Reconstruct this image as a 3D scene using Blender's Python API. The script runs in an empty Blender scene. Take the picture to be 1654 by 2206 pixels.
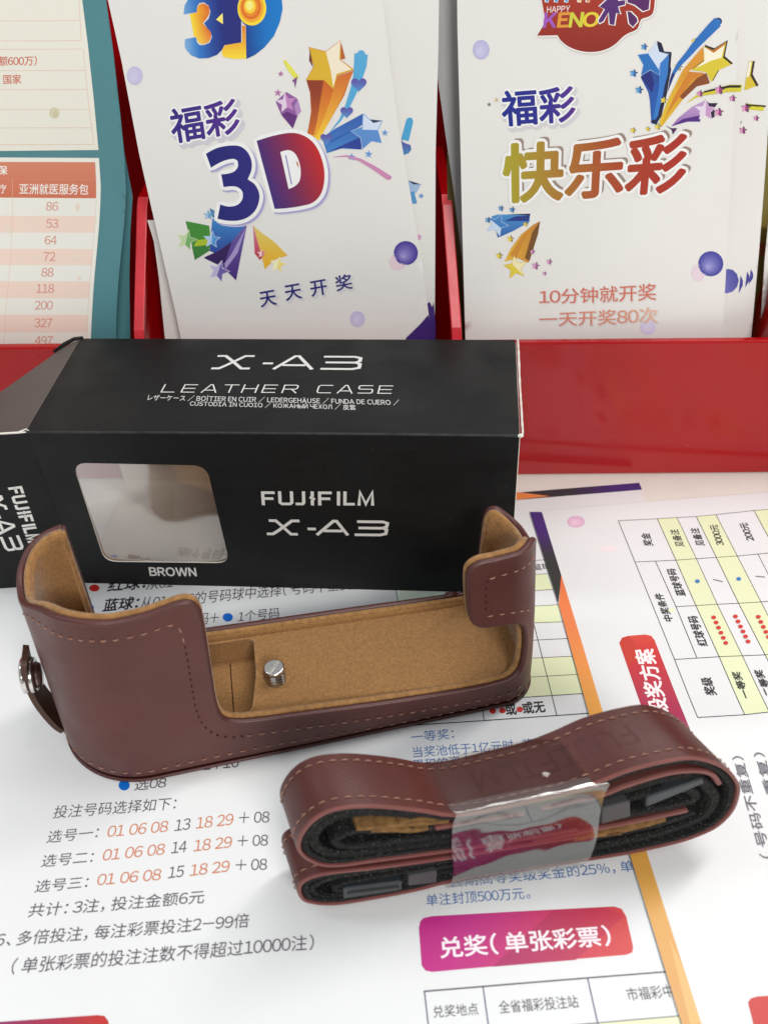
import bpy, bmesh, math, random
import numpy as np
from mathutils import Matrix, Vector
from mathutils.geometry import delaunay_2d_cdt
random.seed(7)
C = bpy.context.scene.collection
MM = 0.001                       # everything below is written in millimetres

# ------------------------------------------------------------------ camera, world, lamps, exposure
FPX, CX, CY = 1784.0, 827.0, 1103.0
PITCH, ROLL, CAMH = math.radians(39.9), math.radians(-0.5), 200.0
FW = np.array([0, math.cos(PITCH), -math.sin(PITCH)])
_r = np.array([1.0, 0, 0]); _u = np.cross(_r, FW)
RT = math.cos(ROLL) * _r + math.sin(ROLL) * _u
UP = np.cross(RT, FW)
CAM = np.array([0, 0, CAMH])
cd = bpy.data.cameras.new('camera')
cam = bpy.data.objects.new('camera', cd); C.objects.link(cam)
cam.matrix_world = Matrix([[RT[0], UP[0], -FW[0], 0], [RT[1], UP[1], -FW[1], 0], [RT[2], UP[2], -FW[2], CAMH * MM], [0, 0, 0, 1]])
cd.sensor_fit = 'VERTICAL'; cd.lens = 4.0; cd.sensor_height = 4.0 * 2206 / FPX; cd.sensor_width = 4.0 * 1654 / FPX
cd.clip_start = 0.005; cd.clip_end = 60
cd.dof.use_dof = True; cd.dof.focus_distance = 0.250; cd.dof.aperture_fstop = 2.6
sc = bpy.context.scene
sc.camera = cam
w = bpy.data.worlds.new('World'); sc.world = w; w.use_nodes = True
w.node_tree.nodes['Background'].inputs[0].default_value = (0.90, 0.93, 0.97, 1)
w.node_tree.nodes['Background'].inputs[1].default_value = 0.39

def lamp(name, loc, target, sx, sy, power, col):
    l = bpy.data.lights.new(name, 'AREA'); l.shape = 'RECTANGLE'; l.size = sx; l.size_y = sy; l.energy = power; l.color = col
    o = bpy.data.objects.new(name, l); C.objects.link(o); o.location = loc
    o.rotation_euler = (Vector(target) - Vector(loc)).to_track_quat('-Z', 'Y').to_euler()
    return o
lamp('ceiling_or_fill_light', (0.55, 0.62, 1.60), (0.0, 0.2, 0), 0.20, 1.2, 11.5, (1.0, 0.985, 0.95))
lamp('ceiling_or_fill_light', (0.55, -1.30, 1.25), (0.0, 0.25, 0.05), 0.7, 0.4, 23, (1.0, 0.985, 0.95))  # added soft fill from behind the camera to brighten the upright leaflets, no ceiling fitting
lamp('ceiling_or_fill_light', (-1.0, 0.25, 1.5), (0.0, 0.2, 0), 0.20, 1.2, 4.5, (0.84, 0.92, 1.0))
sc.view_settings.view_transform = 'Standard'; sc.view_settings.look = 'None'
sc.view_settings.exposure = 0.04; sc.view_settings.gamma = 1.0; sc.view_settings.use_curve_mapping = False
sc.cycles.max_bounces = 10; sc.cycles.transparent_max_bounces = 12

# ------------------------------------------------------------------ colour and material helpers
def lin(c):
    return tuple((v / 255 / 12.92 if v / 255 <= 0.04045 else ((v / 255 + 0.055) / 1.055) ** 2.4) for v in c[:3])
def mat(name, col, rough=0.5, spec=0.5, coat=0, coat_r=0.1, metal=0, bump=0, bscale=500, var=0, vscale=60, detail=4, sheen=0, stretch=None, specks=None, rvar=0):
    m = bpy.data.materials.new(name); m.use_nodes = True
    nt = m.node_tree; b = nt.nodes['Principled BSDF']; L = nt.links
    col = lin(col)
    b.inputs['Base Color'].default_value = (*col, 1); b.inputs['Roughness'].default_value = rough
    b.inputs['Specular IOR Level'].default_value = spec; b.inputs['Metallic'].default_value = metal
    b.inputs['Coat Weight'].default_value = coat; b.inputs['Coat Roughness'].default_value = coat_r
    if sheen: b.inputs['Sheen Weight'].default_value = sheen; b.inputs['Sheen Roughness'].default_value = 0.4
    tc = nt.nodes.new('ShaderNodeTexCoord')
    src = tc.outputs['Object']
    if stretch:
        mp = nt.nodes.new('ShaderNodeMapping'); mp.inputs['Scale'].default_value = stretch; L.new(src, mp.inputs[0]); src = mp.outputs[0]
    if var:
        n = nt.nodes.new('ShaderNodeTexNoise'); n.inputs['Scale'].default_value = vscale; n.inputs['Detail'].default_value = detail
        L.new(src, n.inputs['Vector'])
        r = nt.nodes.new('ShaderNodeValToRGB')
        r.color_ramp.elements[0].position = 0.3; r.color_ramp.elements[1].position = 0.7
        r.color_ramp.elements[0].color = (*[v * (1 - var) for v in col], 1); r.color_ramp.elements[1].color = (*[min(1, v * (1 + var)) for v in col], 1)
        L.new(n.outputs[0], r.inputs[0]); L.new(r.outputs[0], b.inputs['Base Color'])
    if specks:
        cur = b.inputs['Base Color'].links[0].from_socket if b.inputs['Base Color'].links else None
        n3 = nt.nodes.new('ShaderNodeTexNoise'); n3.inputs['Scale'].default_value = specks[0]; n3.inputs['Detail'].default_value = 2; L.new(src, n3.inputs['Vector'])
        r3 = nt.nodes.new('ShaderNodeValToRGB'); r3.color_ramp.elements[0].position = specks[1]; r3.color_ramp.elements[1].position = specks[1] + specks[3]
        mx = nt.nodes.new('ShaderNodeMix'); mx.data_type = 'RGBA'; mx.inputs[6].default_value = (*col, 1); mx.inputs[7].default_value = (*lin(specks[2]), 1)
        if cur: L.new(cur, mx.inputs[6])
        L.new(n3.outputs[0], r3.inputs[0]); L.new(r3.outputs[0], mx.inputs[0]); L.new(mx.outputs[2], b.inputs['Base Color'])
    if rvar:
        n4 = nt.nodes.new('ShaderNodeTexNoise'); n4.inputs['Scale'].default_value = rvar[0]; n4.inputs['Detail'].default_value = 6; n4.inputs['Distortion'].default_value = 0.6; L.new(tc.outputs['Object'], n4.inputs['Vector'])
        m4 = nt.nodes.new('ShaderNodeMapRange'); m4.inputs[1].default_value = 0.3; m4.inputs[2].default_value = 0.7; m4.inputs[3].default_value = rough - rvar[1]; m4.inputs[4].default_value = rough + rvar[1]
        L.new(n4.outputs[0], m4.inputs[0]); L.new(m4.outputs[0], b.inputs['Roughness'])
    if bump:
        n2 = nt.nodes.new('ShaderNodeTexNoise'); n2.inputs['Scale'].default_value = bscale; n2.inputs['Detail'].default_value = 5
        L.new(src, n2.inputs['Vector'])
        bp = nt.nodes.new('ShaderNodeBump'); bp.inputs['Strength'].default_value = bump; bp.inputs['Distance'].default_value = 0.0003
        L.new(n2.outputs[0], bp.inputs['Height']); L.new(bp.outputs[0], b.inputs['Normal'])
    return m
M = {}
M['paper'] = mat('coated_paper', (235, 236, 236), 0.38, 0.4, bump=0.05, bscale=120, var=0.02, vscale=25)
M['paper_gloss'] = mat('glossy_leaflet_paper', (236, 234, 230), 0.28, 0.5, bump=0.04, bscale=90, var=0.02, vscale=20)
M['table'] = mat('cream_counter', (240, 236, 225), 0.35, 0.5, bump=0.06, bscale=300, var=0.05, vscale=35)
M['teal'] = mat('teal_print', (84, 140, 148), 0.35, 0.5, bump=0.03, bscale=100, var=0.04, vscale=30)
M['olive'] = mat('olive_print', (120, 108, 48), 0.4, 0.4, var=0.06, vscale=40)
M['red'] = mat('red_acrylic', (166, 6, 14), 0.18, 0.34, coat=0.08, coat_r=0.05, bump=0.03, bscale=30, var=0.10, vscale=14, rvar=(22, 0.09), specks=(900, 0.74, (190, 90, 90), 0.03))
M['red_edge'] = mat('red_acrylic_edge', (212, 52, 62), 0.35, 0.5, bump=0.25, bscale=220, var=0.08, vscale=200)
M['card'] = mat('black_card', (18, 19, 20), 0.55, 0.26, bump=0.10, bscale=900, var=0.22, vscale=50, stretch=(1, 6, 6), specks=(1300, 0.735, (96, 98, 100), 0.02), rvar=(38, 0.13))
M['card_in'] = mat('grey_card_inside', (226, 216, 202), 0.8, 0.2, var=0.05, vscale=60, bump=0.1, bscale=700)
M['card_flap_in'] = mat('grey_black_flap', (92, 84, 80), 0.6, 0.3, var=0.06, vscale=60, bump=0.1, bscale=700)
M['card_cut'] = mat('white_card_edge', (226, 222, 212), 0.8, 0.2, bump=0.4, bscale=900)
M['leather'] = mat('maroon_leather', (86, 43, 37), 0.46, 0.45, bump=0.3, bscale=2200, var=0.16, vscale=38, detail=8, rvar=(60, 0.07))
M['leather_edge'] = mat('maroon_leather_rolled', (82, 43, 39), 0.42, 0.5, bump=0.22, bscale=1200, var=0.12, vscale=120)
M['strap'] = mat('brown_strap_leather', (84, 40, 35), 0.46, 0.4, bump=0.25, bscale=2000, var=0.12, vscale=50, detail=8, rvar=(70, 0.06))
M['strap_edge'] = mat('painted_strap_edge', (122, 70, 65), 0.5, 0.35, bump=0.2, bscale=900, var=0.08, vscale=200)
M['suede'] = mat('tan_suede', (154, 113, 70), 0.95, 0.12, bump=0.9, bscale=3200, var=0.20, vscale=1500, detail=6, sheen=0.35)
M['suede_dark'] = mat('tan_strap_backing', (124, 92, 56), 0.9, 0.15, bump=0.9, bscale=1500, var=0.4, vscale=500, detail=6)
M['suede_hole'] = mat('tan_suede_lip', (156, 115, 72), 0.95, 0.15, bump=1.0, bscale=1500, var=0.25, vscale=600, detail=6, sheen=0.4)
M['thread'] = mat('tan_thread', (162, 120, 102), 0.7, 0.3, bump=0.4, bscale=3000, var=0.2, vscale=400)
M['thread_dark'] = mat('dark_thread', (60, 34, 26), 0.8, 0.2)
M['steel'] = mat('nickel_steel', (226, 223, 218), 0.16, 0.5, metal=1.0, bump=0.08, bscale=800, var=0.05, vscale=300)
M['black'] = mat('black_webbing', (17, 17, 17), 0.8, 0.25, bump=1.0, bscale=2000, var=0.6, vscale=700, detail=2, specks=(1900, 0.59, (70, 70, 68), 0.1))
M['black_deep'] = mat('black_core', (12, 12, 12), 0.95, 0.1, bump=0.8, bscale=900)
M['plastic'] = mat('grey_black_plastic', (66, 66, 68), 0.5, 0.4, bump=0.1, bscale=500, var=0.06, vscale=150)
M['plastic_dark'] = mat('dark_buckle_plastic', (44, 49, 53), 0.4, 0.5, bump=0.15, bscale=400, var=0.2, vscale=200)

def film_mat(name, refl, rough, tint=(1, 1, 1), bump=0.0, bscale=60):
    m = bpy.data.materials.new(name); m.use_nodes = True; nt = m.node_tree; nt.nodes.clear()
    out = nt.nodes.new('ShaderNodeOutputMaterial'); mx = nt.nodes.new('ShaderNodeMixShader')
    g = nt.nodes.new('ShaderNodeBsdfGlossy'); g.inputs['Roughness'].default_value = rough; g.inputs['Color'].default_value = (.92, .92, .9, 1)
    t = nt.nodes.new('ShaderNodeBsdfTransparent'); t.inputs['Color'].default_value = (*tint, 1)
    ge = nt.nodes.new('ShaderNodeNewGeometry'); dt = nt.nodes.new('ShaderNodeVectorMath'); dt.operation = 'DOT_PRODUCT'
    nt.links.new(ge.outputs['Normal'], dt.inputs[0]); nt.links.new(ge.outputs['Incoming'], dt.inputs[1])
    def mth(op, a_, b_=None):
        n_ = nt.nodes.new('ShaderNodeMath'); n_.operation = op
        for i_, v_ in enumerate((a_, b_)):
            if v_ is None: continue
            if isinstance(v_, (int, float)): n_.inputs[i_].default_value = v_
            else: nt.links.new(v_, n_.inputs[i_])
        return n_.outputs[0]
    sch = mth('POWER', mth('SUBTRACT', 1.0, mth('ABSOLUTE', dt.outputs['Value'])), 5.0)
    ad = nt.nodes.new('ShaderNodeMath'); ad.operation = 'MULTIPLY_ADD'; ad.use_clamp = True; ad.inputs[1].default_value = 0.9; ad.inputs[2].default_value = refl
    nt.links.new(sch, ad.inputs[0])
    nt.links.new(ad.outputs[0], mx.inputs[0]); nt.links.new(t.outputs[0], mx.inputs[1]); nt.links.new(g.outputs[0], mx.inputs[2])
    if bump:
        n = nt.nodes.new('ShaderNodeTexNoise'); n.inputs['Scale'].default_value = bscale; n.inputs['Detail'].default_value = 1.5
        tc = nt.nodes.new('ShaderNodeTexCoord'); nt.links.new(tc.outputs['Object'], n.inputs['Vector'])
        bp = nt.nodes.new('ShaderNodeBump'); bp.inputs['Strength'].default_value = bump; bp.inputs['Distance'].default_value = 0.002
        nt.links.new(n.outputs[0], bp.inputs['Height']); nt.links.new(bp.outputs[0], g.inputs['Normal'])
    nt.links.new(mx.outputs[0], out.inputs[0])
    return m
M['window_film'] = film_mat('clear_window_film', 0.40, 0.07, (0.93, 0.90, 0.87), 0.05, 40)
M['band_film'] = film_mat('wrinkled_clear_film', 0.20, 0.07, (0.86, 0.86, 0.84), 1.0, 42)
M['band_top'] = film_mat('clear_film_over_leather', 0.03, 0.035, (0.82, 0.78, 0.76), 0.9, 90)

def ink_mat(name, rough):
    m = bpy.data.materials.new(name); m.use_nodes = True
    b = m.node_tree.nodes['Principled BSDF']
    a = m.node_tree.nodes.new('ShaderNodeVertexColor'); a.layer_name = 'ink'
    m.node_tree.links.new(a.outputs[0], b.inputs['Base Color']); b.inputs['Roughness'].default_value = rough
    b.inputs['Specular IOR Level'].default_value = 0.4
    return m
M['ink'] = ink_mat('printing_ink', 0.36)

# ------------------------------------------------------------------ mesh helpers
def link(name, verts, faces, material, parent=None, smooth=False):
    me = bpy.data.meshes.new(name)
    me.from_pydata([tuple(float(a) * MM for a in v) for v in verts], [], faces)
    mats = material if isinstance(material, (list, tuple)) else [material]
    for m in mats: me.materials.append(m)
    if smooth: me.polygons.foreach_set('use_smooth', [True] * len(me.polygons))
    me.update()
    o = bpy.data.objects.new(name, me); C.objects.link(o)
    if parent is not None:
        o.parent = parent
        o.matrix_parent_inverse = Matrix.Translation(parent.location).inverted()
    return o
def thing(name, label, cat, loc=(0, 0, 0), group=None):
    o = bpy.data.objects.new(name, None); C.objects.link(o); o.location = [a * MM for a in loc]; o.empty_display_size = 0.01
    tag(o, label, cat, group); return o
def tag(o, label, cat, group=None, kind=None):
    if label: o['label'] = label
    if cat: o['category'] = cat
    if group: o['group'] = group
    if kind: o['kind'] = kind
    return o
def inside(pts, polys):
    x = pts[:, 0][:, None]; y = pts[:, 1][:, None]; n = np.zeros(len(pts), int)
    for p in polys:
        a = np.array(p); b = np.roll(a, -1, 0)
        with np.errstate(divide='ignore', invalid='ignore'):
            c = ((a[:, 1] > y) != (b[:, 1] > y)) & (x < (b[:, 0] - a[:, 0]) * (y - a[:, 1]) / (b[:, 1] - a[:, 1]) + a[:, 0])
        n += c.sum(1)
    return n % 2 == 1
def densify(poly, step):
    out = []
    for i, p in enumerate(poly):
        q = poly[(i + 1) % len(poly)]; n = max(1, int(math.ceil(math.dist(p, q) / step)))
        out += [(p[0] + (q[0] - p[0]) * k / n, p[1] + (q[1] - p[1]) * k / n) for k in range(n)]
    return out
def fill(outer, holes=(), step=None):
    polys = [list(outer)] + [list(h) for h in holes]
    if step: polys = [densify(p, step) for p in polys]
    V = []; E = []
    for p in polys:
        b = len(V); V += p; E += [(b + i, b + (i + 1) % len(p)) for i in range(len(p))]
    if step:
        a = np.array(polys[0]); lo, hi = a.min(0), a.max(0)
        gx = np.arange(lo[0] + step * .5, hi[0], step); gy = np.arange(lo[1] + step * .5, hi[1], step)
        if len(gx) and len(gy):
            g = np.array([(x, y) for x in gx for y in gy]); g = g[inside(g, polys)]
            if len(g):
                bd = np.array(V); keep = np.array([np.min(((bd - q) ** 2).sum(1)) > (step * .35) ** 2 for q in g])
                V = V + [tuple(q) for q in g[keep]]
    sc_ = max(1e-9, float(np.ptp(np.array(V), axis=0).max()))
    r = delaunay_2d_cdt([Vector((v[0] / sc_, v[1] / sc_)) for v in V], E, [], 0, 1e-7)
    ov = [(v.x * sc_, v.y * sc_) for v in r[0]]
    T = [tuple(f) for f in r[2]]
    if not T: return ov, []
    A = np.array(ov); cen = np.array([A[list(t)].mean(0) for t in T]); ok = inside(cen, polys)
    out = []
    for t, k in zip(T, ok):
        if k:
            a, b, c = [A[i] for i in t[:3]]
            out.append(t if (b[0] - a[0]) * (c[1] - a[1]) - (b[1] - a[1]) * (c[0] - a[0]) > 0 else t[::-1])
    return ov, out
def ray(p):
    return FW + RT * (p[0] - CX) / FPX - UP * (p[1] - CY) / FPX
class Surf:
    """a sheet in space, (u, v) in millimetres, with a gentle relief d(u, v) along its normal"""
    def __init__(s, O, U, V, d=None):
        s.O = np.array(O, float); s.U = np.array(U, float); s.V = np.array(V, float); s.N = np.cross(s.U, s.V); s.N /= np.linalg.norm(s.N); s.d = d
    def f(s, u, v, off=0):
        return s.O + s.U * u + s.V * v + s.N * (off + (s.d(u, v) if s.d else 0))
    def hit(s, p):
        r = ray(p); h = 0; 
        for _ in range(6):
            t = ((s.O + s.N * h - CAM) @ s.N) / (r @ s.N); P = CAM + r * t - s.O
            A = np.array([[s.U @ s.U, s.U @ s.V], [s.U @ s.V, s.V @ s.V]])
            u, v = np.linalg.solve(A, np.array([P @ s.U, P @ s.V]))
            if not s.d: break
            h = s.d(u, v)
        return (u, v)
def blend(a, b, t): t = min(1, max(0, t)); return tuple(a[i] + (b[i] - a[i]) * t for i in range(3))
def gradx(stops):
    def g(t, q=0):
        for (t0, c0), (t1, c1) in zip(stops, stops[1:]):
            if t <= t1: return blend(c0, c1, (t - t0) / (t1 - t0))
        return stops[-1][1]
    return g
FONT = {}
def glyph(ch):
    if ch not in FONT:
        q = chr(ord(ch) + 0xFEE0) if 0x21 <= ord(ch) <= 0x7e else ch
        c = bpy.data.curves.new('t', 'FONT'); c.body = q; c.resolution_u = 4
        o = bpy.data.objects.new('t', c); C.objects.link(o)
        dg = bpy.context.evaluated_depsgraph_get(); me = o.evaluated_get(dg).to_mesh()
        V = np.array([(v.co.x, v.co.y) for v in me.vertices]); F = [tuple(p.vertices) for p in me.polygons]
        o.evaluated_get(dg).to_mesh_clear(); bpy.data.objects.remove(o); bpy.data.curves.remove(c)
        wd = float(np.ptp(V[:, 0]))
        if ch.isascii(): adv = 0.555 if ch.isdigit() else wd + 0.11; V[:, 0] += (adv - wd) / 2 - V[:, 0].min()
        elif ch in '：；': adv = 0.62; V[:, 0] += 0.16 - V[:, 0].min()
        elif ch in '，、。（）': adv = 0.66; V[:, 0] += 0.12 - V[:, 0].min()
        elif ord(ch) > 0x2e80: adv = 1.0
        else: adv = wd + 0.11; V[:, 0] += 0.055 - V[:, 0].min()
        FONT[ch] = (V, F, adv)
    return FONT[ch]
def glyphs(t):
    x = 0; Vs = []; Fs = []; n = 0
    for ch in t:
        if ch == ' ': x += 0.27; continue
        V, F, adv = glyph(ch); Vs.append(V + np.array([x, 0])); Fs += [tuple(n + i for i in f) for f in F]; n += len(V); x += adv
    return np.concatenate(Vs), Fs
def refine(uv, F, cols, L):
    uv = list(map(tuple, uv)); cols = list(cols); T = []
    for f in F: T += [(f[0], f[i], f[i + 1]) for i in range(1, len(f) - 1)]
    for _ in range(7):
        mid = {}; out = []; hit = False
        def m(a, b):
            if math.dist(uv[a], uv[b]) <= L: return None
            k = (min(a, b), max(a, b))
            if k not in mid:
                mid[k] = len(uv); uv.append(((uv[a][0] + uv[b][0]) / 2, (uv[a][1] + uv[b][1]) / 2)); cols.append(tuple((p + q) / 2 for p, q in zip(cols[a], cols[b])))
            return mid[k]
        for a, b, c in T:
            ab, bc, ca = m(a, b), m(b, c), m(c, a)
            n = (ab is not None) + (bc is not None) + (ca is not None)
            if n == 0: out.append((a, b, c)); continue
            hit = True
            if n == 3: out += [(a, ab, ca), (ab, b, bc), (ca, bc, c), (ab, bc, ca)]
            else:
                while ab is None: a, b, c, ab, bc, ca = b, c, a, bc, ca, ab
                if n == 1: out += [(a, ab, c), (ab, b, c)]
                elif bc is not None: out += [(a, ab, c), (ab, b, bc), (ab, bc, c)]
                else: out += [(a, ab, ca), (ab, b, c), (ab, c, ca)]
        T = out
        if not hit: break
    return uv, T, cols
class Ink:
    """print on one sheet: flat shapes a few hundredths of a millimetre above it, coloured per vertex"""
    def __init__(s, surf, vp=None, base=0.09): s.lay = 0.003; s.s = surf; s.B = {}; s.k = base; s.base = base; s.vp = vp; s.part('print')
    def part(s, name): s.k = s.base; s.V, s.F, s.C = s.B.setdefault(name, ([], [], [])); return s
    def add(s, uv, F, cols, off=None):
        if getattr(s.s, 'd', None): uv, F, cols = refine(uv, F, cols, 3.0)
        b = len(s.V); o = s.k if off is None else off
        s.V += [s.s.f(u, v, o) for u, v in uv]; s.F += [tuple(b + i for i in f) for f in F]; s.C += cols
        if off is None: s.k += s.lay
    def poly(s, px, col, holes=(), step=5.0, uvspace=False):
        h = (lambda p: p) if uvspace else s.s.hit
        P = [h(p) for p in px]; H = [[h(p) for p in q] for q in holes]
        uv, F = fill(P, H, step)
        if callable(col):
            a = np.array(P); lo, hi = a.min(0), a.max(0); d = np.maximum(hi - lo, 1e-6)
            cs = [lin(col((u - lo[0]) / d[0], (v - lo[1]) / d[1])) for u, v in uv]
        else: cs = [lin(col)] * len(uv)
        s.add(uv, F, cs)
    def line(s, pts, wd, col, closed=False):
        """a drawn line: px polyline, width in mm (one number or one per point)"""
        P = [np.array(s.s.hit(p)) for p in pts]; n = len(P); L = []; R = []
        for i in range(n):
            a = P[max(i - 1, 0)]; b = P[min(i + 1, n - 1)]; t = b - a; t /= max(1e-9, np.linalg.norm(t)); m = np.array([-t[1], t[0]])
            wi = wd[i] if isinstance(wd, (list, tuple)) else wd
            L.append(tuple(P[i] + m * wi / 2)); R.append(tuple(P[i] - m * wi / 2))
        s.poly(L + R[::-1], col, step=5.0, uvspace=True)
    def disc(s, c, rx, ry, col, n=28, a0=0, a1=360):
        pts = [(c[0] + rx * math.cos(math.radians(a0 + (a1 - a0) * i / n)), c[1] + ry * math.sin(math.radians(a0 + (a1 - a0) * i / n))) for i in range(n + (a1 - a0 < 360))]
        s.poly(pts, col)
    def text(s, t, BL, BR, h, col, bold=0.0, TR=None, grow=0, dx=(0, 0)):
        """text whose outline box has these pixel corners; h = height in px (towards the sheet's far end) or the TL corner;
        bold = pen radius in em, laid down as shifted copies of the letters"""
        if isinstance(h, (int, float)):
            d = np.array([s.vp[0] - BL[0], s.vp[1] - BL[1]]); d = d / np.linalg.norm(d) * h; TL = (BL[0] + d[0], BL[1] + d[1])
        else: TL = h
        bl, br, tl = [np.array(s.s.hit(p)) for p in (BL, BR, TL)]
        tr = np.array(s.s.hit(TR)) if TR else br + tl - bl
        V, F = glyphs(t); lo, hi = V.min(0) - grow, V.max(0) + grow; d = hi - lo
        nc = 1 if bold < .006 else (4 if bold < .018 else (8 if bold < .035 else 14))
        for i in range(nc):
            a = 2 * math.pi * (i + .5) / nc; sh_ = np.array([math.cos(a), math.sin(a)]) * (bold if nc > 1 else 0)
            q = (V + sh_ - lo) / d; uv = []
            for x, y in q:
                p = bl * (1 - x) * (1 - y) + br * x * (1 - y) + tl * (1 - x) * y + tr * x * y
                uv.append((p[0] + dx[0], p[1] + dx[1]))
            cs = [lin(col(x, y)) for x, y in q] if callable(col) else [lin(col)] * len(uv)
            s.add(uv, F, cs, s.k); s.k += .0012 if i < nc - 1 else s.lay
    def build(s, name, parent):
        for nm, (V, F, cols) in s.B.items():
            if not V: continue
            o = link(name if nm == 'print' else nm.split('#')[0], V, F, M['ink'], parent)
            a = o.data.color_attributes.new('ink', 'FLOAT_COLOR', 'POINT')
            a.data.foreach_set('color', [float(x) for c in cols for x in (min(1, c[0] * 1.08), min(1, c[1] * 1.08), min(1, c[2] * 1.08), 1)])
def sheet(name, surf, px, material, step=3.0, th=0.2, parent=None, uvspace=False):
    P = px if uvspace else [surf.hit(p) for p in px]
    uv, F = fill(P, (), step); n = len(uv)
    V = [surf.f(u, v) for u, v in uv] + [surf.f(u, v, -th) for u, v in uv]
    faces = list(F) + [tuple(n + i for i in f)[::-1] for f in F]; sm = [True] * len(faces)
    E = {(f[i], f[(i + 1) % len(f)]) for f in F for i in range(len(f))}
    for a, b in E:
        if (b, a) not in E:
            k = len(V); V += [V[a], V[b], V[n + b], V[n + a]]; faces.append((k + 1, k, k + 3, k + 2)); sm.append(False)
    o = link(name, V, faces, material, parent); o.data.polygons.foreach_set('use_smooth', sm)
    return o
def curvy(P, n=4, ang=52):
    P = [np.array(p, float) for p in P]; N = len(P); out = []
    sharp = []
    for i in range(N):
        a = P[i] - P[i - 1]; b = P[(i + 1) % N] - P[i]; c = (a @ b) / (np.linalg.norm(a) * np.linalg.norm(b)); sharp.append(c < math.cos(math.radians(ang)))
    for i in range(N):
        p1, p2 = P[i], P[(i + 1) % N]; p0 = P[i - 1] if not sharp[i] else 2 * p1 - p2; p3 = P[(i + 2) % N] if not sharp[(i + 1) % N] else 2 * p2 - p1
        for k in range(n):
            t = k / n; out.append(tuple(0.5 * ((2 * p1) + (-p0 + p2) * t + (2 * p0 - 5 * p1 + 4 * p2 - p3) * t * t + (-p0 + 3 * p1 - 3 * p2 + p3) * t ** 3)))
    return out
def tube(path, r, n=10, closed=False, ry=None, cap=True):
    P = [np.array(p, float) for p in path]; V = []; F = []; N = len(P)
    prev = None
    for i in range(N):
        a = P[(i - 1) % N] if closed or i > 0 else P[i]; b = P[(i + 1) % N] if closed or i < N - 1 else P[i]
        t = b - a; t /= max(1e-9, np.linalg.norm(t))
        if prev is None:
            q = np.array([0, 0, 1.0]) if abs(t[2]) < .9 else np.array([1.0, 0, 0])
        else: q = prev
        m = q - t * (q @ t); m /= np.linalg.norm(m); prev = m; k = np.cross(t, m)
        rr = r[i] if isinstance(r, (list, tuple)) else r
        V += [P[i] + m * rr * math.cos(2 * math.pi * j / n) + k * rr * math.sin(2 * math.pi * j / n) for j in range(n)]
    for i in range(N if closed else N - 1):
        a = i * n; b = ((i + 1) % N) * n
        F += [(a + j, a + (j + 1) % n, b + (j + 1) % n, b + j) for j in range(n)]
    if not closed and cap: F += [tuple(range(n))[::-1], tuple(range((N - 1) * n, N * n))]
    return V, F
def joinm(parts):
    V = []; F = []
    for v, f in parts:
        b = len(V); V += list(v); F += [tuple(b + i for i in q) for q in f]
    return V, F
def smooth_path(P, n=6):
    P = [np.array(p, float) for p in P]; out = []
    for i in range(len(P) - 1):
        p0 = P[max(i - 1, 0)]; p1 = P[i]; p2 = P[i + 1]; p3 = P[min(i + 2, len(P) - 1)]
        for k in range(n):
            t = k / n
            out.append(0.5 * ((2 * p1) + (-p0 + p2) * t + (2 * p0 - 5 * p1 + 4 * p2 - p3) * t * t + (-p0 + 3 * p1 - 3 * p2 + p3) * t ** 3))
    out.append(P[-1]); return out
def box(x0, x1, y0, y1, z0, z1):
    V = [(x, y, z) for z in (z0, z1) for y in (y0, y1) for x in (x0, x1)]
    return V, [(0, 2, 3, 1), (4, 5, 7, 6), (0, 1, 5, 4), (2, 6, 7, 3), (0, 4, 6, 2), (1, 3, 7, 5)]
def bevel(o, wd, seg=3):
    m = o.modifiers.new('bevel', 'BEVEL'); m.width = wd * MM; m.segments = seg; m.limit_method = 'ANGLE'; return o
def slab(name, fn, outer, holes, th, mats, parent, step=6):
    """card panel: outline in panel coordinates, fn(u, v, depth) -> point; mats = outside, inside, cut edge"""
    uv, F = fill(outer, holes, step); n = len(uv); V = [fn(u, v, 0) for u, v in uv] + [fn(u, v, th) for u, v in uv]
    faces = list(F) + [tuple(n + i for i in f)[::-1] for f in F]; mi = [0] * len(F) + [1] * len(F)
    cnt = {}
    for f in F:
        for i in range(len(f)):
            e = (f[i], f[(i + 1) % len(f)]); cnt[e] = 1
    for a, b in cnt:
        if (b, a) not in cnt: faces.append((b, a, n + a, n + b)); mi.append(2)
    o = link(name, V, faces, mats, parent)
    o.data.polygons.foreach_set('material_index', mi); return o

# ================================================================== THE SETTING: counter
cV, cF = box(-900, 900, -250, 620, -25, 0)
o = link('table', cV, cF, M['table']); tag(o, None, None, kind='structure')

exec_order = []
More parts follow.
